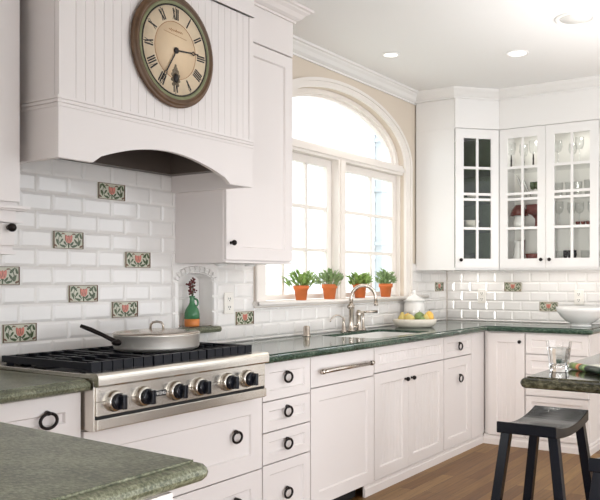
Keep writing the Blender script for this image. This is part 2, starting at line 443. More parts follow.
def accent(F, a0, k, parent, flip=False):
    z0 = ROW0 + RH * k + .0015; z1 = z0 + RH - .003; a1 = a0 + TW - .0015; a0 += .0015
    b = MB(); b.frustum(F, a0, a1, z0, z1, .003, .0078, .002, 0)
    cx, cz = (a0 + a1) / 2, (z0 + z1) / 2; s = -1 if flip else 1
    n = [.0080]
    def blob(poly, mi):
        n[0] += .00012
        P = [(cx + s * x, cz + z) for x, z in poly]
        b.prism(P, lambda x, z: F(x, .0073, z), lambda x, z: F(x, n[0], z), mi)
    def leaf(x, z, l, w, ang, mi=1):
        pts = []; w = w * (.78 if mi != 2 else .85)
        for i in range(12):
            t = 2 * PI * i / 12; u = l * .5 * math.cos(t); v = w * .5 * math.sin(t) * (1 - .45 * math.cos(t))
            pts.append((x + u * math.cos(ang) - v * math.sin(ang), z + u * math.sin(ang) + v * math.cos(ang)))
        blob(pts, mi)
    def stem(p, w=.0025, mi=1):
        for (x0, q0), (x1, q1) in zip(p, p[1:]):
            d = Vector((x1 - x0, q1 - q0)); nn = Vector((-d.y, d.x)).normalized() * w * .5
            blob([(x0 + nn.x, q0 + nn.y), (x1 + nn.x, q1 + nn.y), (x1 - nn.x, q1 - nn.y), (x0 - nn.x, q0 - nn.y)], mi)
    hw, hh = TW / 2, RH / 2
    for sg in (-1, 1):
        stem([(0, -.012), (sg * .018, -.030), (sg * .040, -.022), (sg * .052, .0), (sg * .046, .018), (sg * .032, .026)])
        leaf(sg * .030, -.026, .030, .013, .3 * sg + (0 if sg > 0 else PI)); leaf(sg * .055, -.010, .030, .012, sg * 1.2)
        leaf(sg * .044, .022, .032, .012, sg * .8); leaf(sg * .062, .020, .026, .010, sg * 1.9); leaf(sg * .036, -.004, .024, .010, sg * 2.2)
        leaf(sg * .026, .028, .016, .008, sg * .2, 3); leaf(sg * .064, -.026, .018, .010, sg * .6, 3); leaf(sg * .018, -.014, .020, .009, sg * .9)
    stem([(0, -.034), (0, .0)], .0035)
    leaf(-.009, .006, .038, .020, 1.95, 2); leaf(.009, .006, .038, .020, 1.2, 2); leaf(0, .004, .036, .020, 1.57, 2)
    leaf(0, .007, .026, .004, 1.57, 3); leaf(-.008, .000, .020, .003, 1.9, 3); leaf(.008, .000, .020, .003, 1.25, 3)
    e = .0022
    for q in ((-hw + .003, hw - .003, -hh + .002, -hh + .002 + e), (-hw + .003, hw - .003, hh - .002 - e, hh - .002), (-hw + .003, -hw + .003 + e, -hh + .002, hh - .002), (hw - .003 - e, hw - .003, -hh + .002, hh - .002)):
        blob([(q[0], q[2]), (q[1], q[2]), (q[1], q[3]), (q[0], q[3])], 3)
    o = b.build('accent_tile', [M['sagetile'], M['leafink'], M['pinkink'], M['brownink']], parent, weld=False)
    o['label'] = 'sage green accent tile with pink tulip and dark leaves'
for k, a in accA: accent(FA(YW), a, k, wallA)
for k, a in accB: accent(FB(XW), a, k, wallB, True)

# niche surround: plate with an arched hole, moulded segments round the arch, tiled back, stone ledge
F = FA(YW)
b = MB(); rect = [(NT[0], NT[2]), (NT[1], NT[2]), (NT[1], NT[3]), (NT[0], NT[3])]
b.fill([rect, niche_loop], lambda x, z: F(x, .009, z)); b.band(rect, lambda x, z: F(x, 0, z), lambda x, z: F(x, .009, z)); b.band(arch(NX, NA - .001, NB - .001, NZ, 14, NS + .0035), lambda x, z: F(x, .0089, z), lambda x, z: F(x, -.0895, z)); b.fill([arch(NX, NA - .001, NB - .001, NZ, 14, NS + .0035)], lambda x, z: F(x, -.0895, z)); b.band(niche_loop, lambda x, z: F(x, 0, z), lambda x, z: F(x, .009, z))
def seg_block(p, q, w, d):
    d0 = Vector((q[0] - p[0], q[1] - p[1])); nn = Vector((d0.y, -d0.x)).normalized()
    P = [Vector(p) + d0 * .07, Vector(q) - d0 * .07]
    o2 = [P[0] + nn * w, P[1] + nn * w]
    pr = [(0, .009), (.12, .019), (.5, .024), (.88, .019), (1, .009)]
    vs = [F(*(lambda u: (u.x, n, u.y))(P[i] * (1 - t) + o2[i] * t)) for i in (0, 1) for t, n in pr]
    b.add(vs, [(i, i + 1, 6 + i, 5 + i) for i in range(4)] + [(0, 1, 2, 3, 4), (5, 6, 7, 8, 9)])
AL = [(NX + NA * math.cos(PI * i / 11), NZ + (NB + .004) * math.sin(PI * i / 11)) for i in range(12)]
for p, q in zip(AL, AL[1:]): seg_block(p, q, .034, .02)
for i in range(3):
    z0, z1 = NS + (NZ - NS) * i / 3, NS + (NZ - NS) * (i + 1) / 3
    seg_block((NX + NA, z0), (NX + NA, z1), .034, .02); seg_block((NX - NA, z1), (NX - NA, z0), .034, .02)
for i in range(2):                                            # tiles on the back of the recess
    for k in range(4):
        z0 = NS + .002 + k * .0755
        if z0 + .072 < 1.31: b.frustum(lambda a, n, z: (a, YW + .09 - n, z), NX - NA + .002 + i * .122, NX - NA + .122 + i * .122, z0, min(z0 + .0725, 1.30), .0, .005, .004)
o = b.build('niche_surround', M['tile'], wallA); o['label'] = 'white moulded tile surround of the arched niche'
b = MB(); pr = [(0, 0), (.046, 0), (.054, -.005), (.058, -.016), (.054, -.027), (.046, -.032), (0, -.032)]
path = [(NX - NA - .045, n) for n, z in pr]
v = [(x, YW - n, NS + z) for x in (NT[0] - .048, NT[1] - .022) for n, z in pr]; L = len(pr)
b.add(v, [(i, (i + 1) % L, L + (i + 1) % L, L + i) for i in range(L)] + [list(range(L)), [L + i for i in range(L)]])
b.box(NX - NA + .001, NX + NA - .001, YW, YW + .088, NS - .002, NS + .003)
o = b.build('niche_ledge', M['stone2'], wallA); o['label'] = 'green stone ledge of the niche'

# crown mouldings
CP = crown_prof()
sweep('trim_lit_cab_1', [(3.40, YW), (5.377, YW)], CP, M['trim_lit_cab'], kind='structure')
sweep('trim_lit_cab_2', [(5.64, 1.50), (XW, 1.50), (XW, -.5)][1:], CP, M['trim_lit_cab'], kind='structure')

# ------------------------------------------------------------------ window
win = thing('window_1', 'arched white window with two sashes above the sink', 'window', (WX, YW, SILL), kind='structure')
def ring(name, lo, li, y0, y1, closed, m=M['win']):
    b = MB(); n = len(lo)
    for y in (y0, y1):
        v = [(x, y, z) for x, z in lo] + [(x, y, z) for x, z in li]
        b.add(v, [(i, i + 1, n + i + 1, n + i) for i in range(n - 1)])
    for L in (lo, li): b.band(L, lambda x, z: (x, y0, z), lambda x, z: (x, y1, z), closed=False)
    for i in (0, -1): b.add([(lo[i][0], y0, lo[i][1]), (li[i][0], y0, li[i][1]), (li[i][0], y1, li[i][1]), (lo[i][0], y1, lo[i][1])], [(0, 1, 2, 3)])
    return b
lo = arch(WX, .930, .452, WZ, 32, SILL); li = arch(WX, .852, .402, WZ, 32, SILL)
b = ring('x', lo, li, YW - .022, YW - .0005, False)
lo2 = arch(WX, .940, .460, WZ, 32, SILL); li2 = arch(WX, .916, .438, WZ, 32, SILL)
b2 = ring('x', lo2, li2, YW - .032, YW - .020, False)
b.add(b2.v, b2.f)
b.build('casing', M['win'], win)
# inner frame: arch ring, transom, mullion, jamb stops
b = ring('x', arch(WX, .849, .399, WZ, 32), arch(WX, .81, .368, WZ, 32), YW + .045, YW + .12, False)
b3 = ring('x', arch(WX, .81, .368, WZ, 32), arch(WX, .788, .350, WZ, 32), YW + .075, YW + .11, False); b.add(b3.v, b3.f)
b.box(WX - .849, WX + .849, YW + .005, YW + .12, 2.095, 2.168); b.box(WX - .849, WX + .849, YW - .008, YW + .01, 2.115, 2.150)
b.box(4.285, 4.375, YW + .002, YW + .12, SILL, 2.10); b.box(4.305, 4.355, YW - .008, YW + .01, SILL, 2.10)
b.box(WX - .849, WX - .832, YW + .03, YW + .12, SILL, 2.10); b.box(WX + .832, WX + .849, YW + .03, YW + .12, SILL, 2.10)
b.build('frame', M['win'], win)
g = MB(); gl = arch(WX, .81, .368, WZ, 32); g.fill([gl], lambda x, z: (x, YW + .09, z)); g.build('arch_pane', M['glass'], win)
def sash(x0, x1, mx):
    b = MB(); y0, y1 = YW + .06, YW + .10; z0, z1 = SILL + .004, 2.094; st = .052
    b.box(x0, x0 + st, y0, y1, z0, z1); b.box(x1 - st, x1, y0, y1, z0, z1)
    b.box(x0 + st, x1 - st, y0, y1, z0, z0 + .032); b.box(x0 + st, x1 - st, y0, y1, z1 - st, z1)
    for x in mx: b.box(x - .011, x + .011, y0 + .008, y1 - .008, z0 + .032, z1 - st)
    for z in (1.47, 1.755): b.box(x0 + st, x1 - st, y0 + .0085, y1 - .0085, z - .011, z + .011)
    s = b.build('sash', M['win'], win)
    MB().box(x0 + st, x1 - st, YW + .079, YW + .081, z0 + .032, z1 - st).build('pane', M['glass'], s)
sash(3.512, 4.283, (3.765, 4.01)); sash(4.377, 5.168, (4.815,))
b = MB(); pr = [(-.10, 0), (.055, 0), (.066, -.005), (.070, -.012), (.066, -.019), (.055, -.023), (-.0, -.023)]
v = [(x, YW - n, SILL + z) for x in (3.385, 5.50) for n, z in pr]; L = len(pr)
b.box(3.385, 5.50, YW - .055, YW - .001, SILL - .022, SILL - .0005); b.tube([(3.385, YW - .055, SILL - .0115), (5.50, YW - .055, SILL - .0115)], .0115, 12)
b.box(WX - WA + .001, WX + WA - .001, YW, YW + .13, SILL - .0149, SILL - .0005)
b.box(3.40, 5.485, YW - .018, YW - .001, SILL - .032, SILL - .022)
b.build('sill', M['win'], win)

# house outside the window, widened to dim the bright sky behind the panes
hs = thing('neighbouring_house', 'pale house wall seen through the panes of the arched window', 'house', (8.4, 5.6, -.05))
b = MB()
for i in range(32): b.add([(5.0, 5.6, -.05 + i * .16), (12.5, 5.6, -.05 + i * .16), (12.5, 5.585, -.05 + i * .16), (5.0, 5.585, -.05 + i * .16), (5.0, 5.6, .11 + i * .16), (12.5, 5.6, .11 + i * .16)], [(0, 1, 2, 3), (3, 2, 5, 4)])
b.box(5.0, 12.5, 5.601, 7.5, -.05, 5.07); b.build('wall', M['siding'], hs)
b = MB(); b.box(9.02, 9.16, 5.48, 5.582, -.05, 5.0)
for z in (1.0, 1.75, 2.5, 3.2, 3.9): b.box(8.98, 9.20, 5.465, 5.582, z, z + .05)
b.build('downspout', M['downspout'], hs)
o = MB().box(-4, 14, 3.25, 9, -.30, -.055).build('ground', mat('ground_outside', (.55, .55, .5), .9)); o['kind'] = 'structure'

# ------------------------------------------------------------------ base cabinets, wall A
FAb = FA(YF)
def cabinet(name, label, F, a0, a1, loc, z0=.075, z1=.871, depth=.562, cat='cabinet', group=None, hollow=False, extra=None, m='cab'):
    t = thing(name, label, cat, loc, group)
    b = MB()
    if hollow:
        b.fbox(F, a0, a0 + .018, -depth, -.012, z0, z1); b.fbox(F, a1 - .018, a1, -depth, -.012, z0, z1)
        b.fbox(F, a0 + .018, a1 - .018, -depth, -.012, z0, z0 + .018); b.fbox(F, a0 + .018, a1 - .018, -depth, -depth + .01, z0 + .018, z1)
        b.fbox(F, a0 + .018, a1 - .018, -.022, -.012, z1 - .12, z1)
    else: b.fbox(F, a0, a1, -depth, -.012, z0, z1)
    if extra: extra(b)
    b.build('carcass', M[m], t)
    return t
G = .003
# under the range: two wide drawers
c = cabinet('base_cabinet', 'white cabinet of wide drawers under the range', FAb, 1.787, 2.780, (2.29, 2.65, 0), .075, .722)
d = shaker(FAb, 1.790, 2.779, .374, .716, 'drawer', c, .075); ring_pull(FAb, 2.595, .553, d)
d = shaker(FAb, 1.790, 2.779, .078, .368, 'drawer', c, .075); ring_pull(FAb, 2.595, .245, d)
# drawer stack
c = cabinet('base_cabinet', 'narrow white stack of four drawers beside the range', FAb, 2.784, 3.164, (2.97, 2.65, 0), extra=lambda b: b.fbox(FAb, 2.736, 2.784, -.5, 0, .727, .871))
for z0, z1, zp in ((.686, .866, .790), (.536, .680, .620), (.381, .530, .459), (.078, .375, .214)):
    d = shaker(FAb, 2.788, 3.161, z0, z1, 'drawer', c, .045 if z1 - z0 < .2 else .05); ring_pull(FAb, 2.968, zp - .004, d)
# dishwasher
t = thing('dishwasher', 'panelled dishwasher with brushed metal bar handle', 'dishwasher', (3.48, 2.65, 0))
b = MB(); b.fbox(FAb, 3.168, 3.794, -.56, -.012, .09, .871); b.build('body', M['cab'], t)
MB().fbox(FAb, 3.168, 3.690, -.55, -.045, .0, .088).build('toe_kick', M['dark'], t)
b = MB(); b.fbox(FAb, 3.171, 3.791, -.011, .02, .704, .866); cp = b.build('control_panel', M['cab'], t, .002)
shaker(FAb, 3.171, 3.791, .074, .698, 'door_panel', t, .07)
b = MB(); hz = .786
for a in (3.262, 3.695): b.tube([FAb(a, .02, hz), FAb(a, .05, hz)], .0075, 10)
b.tube([FAb(3.225, .052, hz), FAb(3.730, .052, hz)], .0115, 12)
for a in (3.235, 3.720): b.tube([FAb(a - .012, .052, hz), FAb(a + .012, .052, hz)], .0145, 12)
h = b.build('handle', M['steel2'], cp); h['label'] = 'brushed metal bar handle'
# sink cabinet
c = cabinet('base_cabinet', 'white beadboard sink cabinet with paired doors', FAb, 3.797, 4.716, (4.25, 2.65, 0), hollow=True)
shaker(FAb, 3.800, 4.713, .716, .866, 'false_drawer_front', c, .042, bead=.038)
for a0, a1, ak in ((3.800, 4.2065, 4.168), (4.2095, 4.713, 4.250)):
    d = shaker(FAb, a0, a1, .078, .709, 'door', c, .066, bead=.040); knob(FAb, ak, .640, d)
# narrow pull-out next to it
c = cabinet('base_cabinet', 'white cabinet with drawer over door by the inside corner', FAb, 4.719, 5.178, (4.95, 2.65, 0))
d = shaker(FAb, 4.722, 5.175, .716, .866, 'drawer', c, .045); ring_pull(FAb, 4.965, .785, d)
d = shaker(FAb, 4.722, 5.175, .078, .709, 'door', c, .066); ring_pull(FAb, 4.975, .552, d)
c = thing('corner_filler', 'blank white filler panel in the inside corner', 'cabinet', (5.30, 2.65, 0))
b = MB(); b.box(5.180, XF + .06, YF, YF + .562, .075, .871); b.box(5.180, XF - .002, YF - .02, YF, .075, .871); b.build('carcass', M['cab'], c)
# ------------------------------------------------------------------ base cabinets, wall B
FBb = FB(XF)
c = cabinet('base_cabinet', 'white beadboard cupboard with one door in the corner', FBb, 2.018, 2.3565, (5.66, 2.17, 0), depth=.455)
d = shaker(FBb, 2.021, 2.316, .078, .862, 'door', c, .068, bead=.036); knob(FBb, 2.055, .800, d)
c = cabinet('base_cabinet', 'white stack of drawers on the short run, behind the water tumbler', FBb, 1.535, 2.015, (5.66, 1.77, 0), depth=.515)
for z0, z1 in ((.718, .862), (.564, .708), (.406, .554), (.078, .396)):
    shaker(FBb, 1.538, 2.012, z0, z1, 'drawer', c, .042)
o = MB()
bp = [(0, 0), (.018, 0), (.018, .045), (.012, .052), (.012, .066), (.004, .073), (0, .0745)]
sweep('baseboard_left', [(3.70, YF), (XF, YF)], bp, M['cab'], kind='structure')
sweep('baseboard_right', [(XF, YF - .019), (XF, 1.537), (5.9, 1.537)], bp, M['cab'], kind='structure')
# ------------------------------------------------------------------ left base cabinet
c = cabinet('base_cabinet', 'white drawer cabinet at the end of the run before the range', FAb, 1.30, 1.780, (1.55, 2.65, 0))
d = shaker(FAb, 1.415, 1.777, .700, .864, 'drawer', c, .062); ring_pull(FAb, 1.640, .783, d, r=.026)
shaker(FAb, 1.415, 1.777, .078, .694, 'door', c, .066)

# ------------------------------------------------------------------ worktops
sk = rounded([(3.88, 2.405), (4.62, 2.405), (4.62, 2.825), (3.88, 2.825)], {0: .05, 1: .05, 2: .05, 3: .05})
out = [(2.738, 2.302), (5.365, 2.302), (5.365, 1.50), (5.938, 1.50), (5.938, 2.938), (2.738, 2.938)]
wt = slab('worktop', rounded(out, {2: .04}), None or [True] * 0 + [False] + [False] + [False] * 7 + [False, True, True, True], ZT, M['stone'], holes=[sk])
tag(wt, 'polished green granite worktop running under the window round the corner', 'worktop')
wt2 = slab('worktop', [(.95, 2.302), (1.778, 2.302), (1.778, 2.938), (.95, 2.938)], [False, True, True, True], ZT, M['stone2'])
tag(wt2, 'short green granite worktop on the side of the range away from the sink', 'worktop')

# sink
t = thing('sink', 'white undermount sink set in the green worktop', 'sink', (4.25, 2.64, .871))
b = MB(); rd = {0: .05, 1: .05, 2: .05, 3: .05}; zr = .898
sk2 = rounded([(3.892, 2.417), (4.608, 2.417), (4.608, 2.813), (3.892, 2.813)], rd)
sk3 = rounded([(3.882, 2.407), (4.618, 2.407), (4.618, 2.823), (3.882, 2.823)], rd)
b.fill([sk3, sk2], lambda x, y: (x, y, zr)); b.band(sk2, lambda x, y: (x, y, zr), lambda x, y: (x, y, .70))
b.fill([sk2], lambda x, y: (x, y, .70)); b.band(sk3, lambda x, y: (x, y, zr), lambda x, y: (x, y, .69)); b.fill([sk3], lambda x, y: (x, y, .69))
b.build('basin', M['sink'], t)
MB().lathe([(.0, .701), (.04, .701), (.04, .704), (.03, .703), (0, .7025)], (4.25, 2.64, 0), 20).build('drain', M['steel2'], t)

# faucet
t = thing('faucet', 'brushed nickel gooseneck faucet behind the sink', 'faucet', (4.322, 2.872, ZT))
def mb_lathe(prof, c): return MB().lathe(prof, c, 18)
fx, fy = 4.322, 2.872
b = MB(); b.lathe([(.028, ZT), (.028, ZT + .008), (.02, ZT + .014), (.0165, ZT + .03), (.0165, 1.070), (.020, 1.073), (.020, 1.098), (.0145, 1.104), (.0145, 1.110)], (fx, fy, 0), 18)
b.build('body', M['steel2'], t)
b = MB(); pts = []
sp = Vector((.75, -.66, 0)).normalized()
Rr = .088
for i in range(19):
    a = PI - PI * 1.0 * i / 18
    pts.append(Vector((fx, fy, 1.110)) + Vector((0, 0, .032)) + sp * (Rr + Rr * math.cos(a)) + Vector((0, 0, Rr * math.sin(a))))
pts = [Vector((fx, fy, 1.105))] + pts; e = pts[-1]; pts.append(e + (pts[-1] - pts[-2]).normalized() * .03)
b.tube(pts, .0125, 12); b.tube([pts[-1], pts[-1] + (pts[-1] - pts[-2]).normalized() * .022], .0155, 12)
b.build('spout', M['steel2'], t)
b = MB(); b.tube([(fx + .03, fy + .01, 1.086), (fx - .05, fy - .02, 1.086)], .017, 12); b.build('valve_stub', M['steel2'], t)
hx, hy = fx + .095, fy + .0
b = MB(); b.lathe([(.024, ZT), (.024, ZT + .008), (.018, ZT + .014), (.018, ZT + .10), (.022, ZT + .105), (.022, ZT + .125), (.012, ZT + .142), (0, ZT + .145)], (hx, hy, 0), 16)
b.tube([(hx, hy, ZT + .118), (hx + .02, hy - .01, ZT + .128), (hx + .115, hy - .075, ZT + .132)], [.010, .008, .0075], 10); b.tube([(hx + .03, hy - .022, ZT + .129), (hx + .12, hy - .078, ZT + .132)], [.007, .011], 10)
b.tube([(hx - .09, hy, ZT + .03), (hx, hy, ZT + .03)], .012, 10)
b.build('lever_handle', M['steel2'], t)
b = MB(); b.lathe([(.02, ZT), (.02, ZT + .006), (.010, ZT + .012), (.008, ZT + .08), (.008, ZT + .12), (.003, ZT + .124)], (hx + .075, hy + .01, 0), 12); b.build('side_spray_post', M['steel2'], t)
t = thing('soap_dispenser', 'small nickel soap dispenser with a curved spout', 'dispenser', (4.245, 2.882, ZT))
x, y = 4.245, 2.882
MB().lathe([(.022, ZT), (.022, ZT + .006), (.014, ZT + .014), (.012, ZT + .05), (.009, ZT + .06), (.009, ZT + .078), (.012, ZT + .082), (.012, ZT + .092), (0, ZT + .096)], (x, y, 0), 16).build('bottle', M['steel2'], t)
b = MB(); q = [Vector((x, y, ZT + .088))]
for i in range(9):
    a = i / 8; q.append(Vector((x - .105 * a, y + .035 * a, ZT + .092 + .035 * math.sin(PI * a * .75) - .03 * a * a)))
b.tube(q + [q[-1] + Vector((-.002, 0, -.014))], .0048, 8); b.build('spout', M['steel2'], t)
t = thing('air_gap', 'small nickel cylinder standing alone on the green worktop', 'fitting', (3.815, 2.872, ZT))
MB().lathe([(.026, ZT), (.026, ZT + .004), (.021, ZT + .006), (.021, ZT + .058), (.017, ZT + .066), (0, ZT + .067)], (3.815, 2.872, 0), 20).build('cap', M['steel2'], t)

# ------------------------------------------------------------------ range top
t = thing('rangetop', 'stainless six knob gas range top on the wide drawers', 'stove', (2.27, 2.62, .722))
X0, X1, YR = 1.786, 2.730, 2.297
b = MB()
b.box(X0, X1, YR, 2.925, .724, .905); b.box(X0, X0 + .022, YR + .02, 2.925, .905, .930); b.box(X1 - .022, X1, YR + .02, 2.925, .905, .930); b.box(X0 + .022, X1 - .022, 2.905, 2.925, .905, .930)
b.build('body', M['steel'], t, .002)
b = MB(); pr = [(.045, .934), (-.008, .934), (-.017, .9315), (-.0225, .926), (-.025, .918), (-.0255, .910), (-.0255, .891), (-.022, .886), (.0, .885), (.0, .904), (.045, .904)]
v = [(x, YR + n, z) for x in (X0 + .0005, X1 - .0005) for n, z in pr]; L = len(pr)
b.add(v, [(i, (i + 1) % L, L + (i + 1) % L, L + i) for i in range(L)] + [list(range(L)), [L + i for i in range(L)]])
b.build('bullnose_rail', M['steel'], t)
b = MB(); b.box(X0 + .006, X1 - .012, YR - .008, YR, .778, .828); b.box(X0 + .006, X1 - .012, YR - .008, YR, .8295, .883); b.build('control_panel', M['steel'], t, .0015)
b = MB(); b.box(X0 + .004, X1 - .008, YR - .002, YR, .767, .779); b.build('painted_shadow_gap', M['dark'], t)  # dark strip coloured in as the shade between panel and lower rail
b = MB(); b.box(X0 + .004, X1 - .008, YR - .016, YR, .730, .767); b.build('lower_rail', M['steel'], t, .002)
b = MB(); b.box(X0 + .023, X1 - .023, YR + .047, 2.904, .9055, .912); b.build('burner_pan', M['iron'], t)
for kx in (1.868, 2.002, 2.166, 2.297, 2.466, 2.592):
    kz = .826; Rm = Matrix.Rotation(PI / 2, 3, 'X')
    k = MB().lathe([(.040, .0), (.040, .006), (.037, .010), (.037, .016), (.034, .021), (.030, .022)], (kx, YR - .008, kz), 24, T=Rm).build('knob_bezel', M['steel'], t)
    b = MB(); b.lathe([(.028, .018), (.031, .024), (.031, .034), (.027, .040), (0, .041)], (kx, YR - .008, kz), 20, T=Rm)
    b.box(kx - .009, kx + .009, YR - .072, YR - .045, kz - .027, kz + .027)
    kk = b.build('control_knob', M['black'], k, .003)
# badge
b = MB(); b.box(2.050, 2.116, YR - .012, YR - .008, .816, .838); bd = b.build('badge', M['black'], t)
def letters(word, x0, zb, h, w, gap, y, parent, m, name='lettering'):
    S = {'V': [((0, 1), (.5, 0)), ((.5, 0), (1, 1))], 'I': [((.5, 0), (.5, 1))], 'K': [((0, 0), (0, 1)), ((0, .45), (1, 1)), ((.3, .6), (1, 0))],
         'N': [((0, 0), (0, 1)), ((0, 1), (1, 0)), ((1, 0), (1, 1))], 'G': [((1, .85), (.6, 1)), ((.6, 1), (.15, .9)), ((.15, .9), (0, .5)), ((0, .5), (.15, .1)), ((.15, .1), (.6, 0)), ((.6, 0), (1, .15)), ((1, .15), (1, .5)), ((1, .5), (.6, .5))]}
    b = MB(); x = x0
    for ch in word:
        ww = w * (.3 if ch == 'I' else 1)
        for (a, c) in S[ch]:
            p = Vector((x + a[0] * ww, zb + a[1] * h)); q = Vector((x + c[0] * ww, zb + c[1] * h)); d = (q - p).normalized() * .0008; n = Vector((-d.y, d.x)) * 1.05
            P = [p - d + n, q + d + n, q + d - n, p - d - n]
            b.prism([(u.x, u.y) for u in P], lambda X, Z: (X, y, Z), lambda X, Z: (X, y - .0012, Z))
        x += ww + gap
    return b.build(name, m, parent, weld=False)
letters('VIKING', 2.0555, .8215, .011, .0094, .0026, YR - .012, bd, M['badgew'])
# grates and burners
for s in range(3):
    gx0 = X0 + .028 + s * .2965; gx1 = gx0 + .291; gy0, gy1 = YR + .062, 2.897
    b = MB(); zt = .966; zb = .940
    for x in (gx0, gx1 - .014): b.box(x, x + .014, gy0, gy1, zb, zt)
    for i in range(6): b.box(gx0 + .0005 + i * .0487, gx0 + .0435 + i * .0487, gy0 - .012, gy0 + .012, zb - .006, zt + .002)
    for y in (gy0, (gy0 + gy1) / 2 - .007, gy1 - .014): b.box(gx0 + .014, gx1 - .014, y, y + .014, zb + (.014 if y == gy0 else 0), zt - .001)
    n = 4
    for i in range(1, n + 1):
        x = gx0 + (gx1 - gx0) * i / (n + 1)
        for (ya, yb) in ((gy0 + .014, gy0 + .110), (gy0 + .185, gy0 + .285), (gy0 + .300, gy0 + .400), (gy0 + .470, gy1 - .014)):
            b.box(x - .006, x + .006, ya, yb, zb + .006, zt)
    for i in range(4): 
        for yy in (gy0, gy1 - .02):
            x = gx0 + .02 + i * .0767; b.box(x, x + .02, yy, yy + .02, .9125, zb)
    b.build('grate', M['iron'], t)
    for yc in (gy0 + .147, gy0 + .435):
        MB().lathe([(.075, .9125), (.06, .918), (.045, .922), (.045, .930), (.036, .936), (0, .937)], ((gx0 + gx1) / 2, yc, 0), 20).build('burner', M['iron'], t)

# saute pan
px, py, pz = 2.330, 2.575, .9665
t = thing('saute_pan', 'lidded stainless saute pan resting on the black grates', 'pan', (px, py, pz))
t['label'] = 'lidded stainless pan resting on the black grates'
pan = MB().lathe([(0, pz), (.165, pz), (.178, pz + .006), (.182, pz + .016), (.182, pz + .066), (.185, pz + .069), (.180, pz + .070), (.178, pz + .066), (.178, pz + .016), (.165, pz + .006), (0, pz + .005)], (px, py, 0), 40).build('pan_body', mat('pan_steel', (.88, .85, .80), .5, 1.), t)
lid = MB().lathe([(.184, pz + .0705), (.186, pz + .074), (.178, pz + .078), (.14, pz + .082), (.08, pz + .087), (0, pz + .089)], (px, py, 0), 40).build('lid', M['steel2'], t)
r_ = Vector((.86, -.51, 0)); f_ = Vector((.51, .86, 0))       # screen-right and away in plan
r_ = Vector((.5098, -.8603, 0)); f_ = Vector((.8603, .5098, 0))
b = MB(); c0 = Vector((px, py, pz + .086))
q = [c0 - r_ * .029 + Vector((0, 0, -.004)), c0 - r_ * .027 + Vector((0, 0, .022)), c0 - r_ * .018 + Vector((0, 0, .032)), c0 + Vector((0, 0, .035)), c0 + r_ * .018 + Vector((0, 0, .032)), c0 + r_ * .027 + Vector((0, 0, .022)), c0 + r_ * .029 + Vector((0, 0, -.004))]
b.tube(q, .0052, 8)
for sg in (-1, 1): b.ball(c0 + r_ * .030 * sg + Vector((0, 0, -.002)), .012, sc=(1, 1, .5))
b.build('lid_handle', M['steel2'], lid)
b = MB(); hd = (-r_ * .99 - f_ * .14).normalized(); st = Vector((px, py, pz + .040)) + (-r_ * .68 - f_ * .74).normalized() * .183
q = [st, st + hd * .012 + Vector((0, 0, .006)), st + hd * .06 + Vector((0, 0, .032)), st + hd * .11 + Vector((0, 0, .056)), st + hd * .150 + Vector((0, 0, .072))]
b.tube(q, [.011, .010, .0085, .010, .008], 8)
b.ball(st, .026, sc=(1, 1, .55)); b.build('long_handle', M['bronze'], pan)
b = MB(); s2 = Vector((px, py, pz + .052)) + (r_ * .55 + f_ * .83) * .181
q = [s2 - r_ * .03, s2 - r_ * .025 + f_ * .03, s2 + f_ * .04 + Vector((0, 0, .006)), s2 + r_ * .03 + f_ * .028, s2 + r_ * .036 - f_ * .012]
b.tube(q, .007, 8); b.build('helper_handle', M['bronze'], pan)

# ------------------------------------------------------------------ hood
YH = 2.43; HX0, HX1 = 1.738, 2.786; HXR = 2.797
hd = thing('range_hood', 'white wooden range hood with arched valance and beadboard chimney', 'hood', (2.264, YW, 1.71))
zb, zm = 1.718, 1.930
ar = [(1.885, zb)] + [(1.885 + (2.640 - 1.885) * i / 20, zb + .012 + .086 * math.sin(PI * i / 20) ** .9) for i in range(1, 20)] + [(2.640, zb)]
poly = [(HX0, zb)] + ar + [(HXR, zb), (HXR, zm), (HX0, zm)]
b = MB(); f0 = lambda x, z: (x, YH, z); f1 = lambda x, z: (x, YH + .022, z)
b.fill([poly], f0); b.fill([poly], f1); b.band(poly, f0, f1)
b.build('arched_valance', M['cab'], hd)
for xa, xb_ in ((HX0, HX0 + .025), (HX1 - .028, HX1)): MB().box(xa, xb_, YH + .0225, YW - .011, zb, ZC - .001).build('side_panel', M['cab'], hd)
# liner
b = MB(); lx0, lx1, ly0, ly1, lz = HX0 + .026, HX1 - .029, YH + .024, YW - .012, 1.802
b.box(lx0, lx1, ly0, ly1, 1.99, 2.0); b.box(lx0, lx0 + .06, ly0, ly1, lz, 1.99); b.box(lx1 - .055, lx1, ly0, ly1, lz, 1.99); b.box(lx0 + .06, lx1 - .055, ly0, ly0 + .02, lz + .02, 1.99); b.box(lx0 + .06, lx1 - .055, ly1 - .05, ly1, lz, 1.99)
l = b.build('liner', M['hoodin'], hd)
for i in range(2): MB().lathe([(0, 1.982), (.035, 1.982), (.04, 1.989)], (2.05 + i * .42, 2.72, 0), 16).build('liner_lamp', M['lampoff'], l)
# beadboard
b = MB(); pb = bead_profile(HX0 + .03, HXR - .03, 0, .042, .004, .0022); z0, z1 = zm, 2.535
v = [(a, YH - n, z0) for a, n in pb] + [(a, YH - n, z1) for a, n in pb]; L = len(pb); b.add(v, [(i, i + 1, L + i + 1, L + i) for i in range(L - 1)])
b.box(HX0, HX0 + .03, YH - .004, YH + .02, z0, z1); b.box(HXR - .03, HXR, YH - .004, YH + .02, z0, z1)
b.build('beadboard_panel', M['cab'], hd)
b = MB(); b.box(HX0, HXR, YH - .008, YH + .022, 2.538, ZC - .001); b.box(HX0 - .0, HXR, YH - .014, YH + .02, 2.538, 2.552); b.build('frieze', M['cab'], hd)
mp = [(0, 1.906), (.004, 1.906), (.0055, 1.915), (.002, 1.9165), (.002, 1.9185), (.0075, 1.920), (.009, 1.928), (.003, 1.930), (.003, 1.9325), (.009, 1.934), (.008, 1.944), (0, 1.946)]
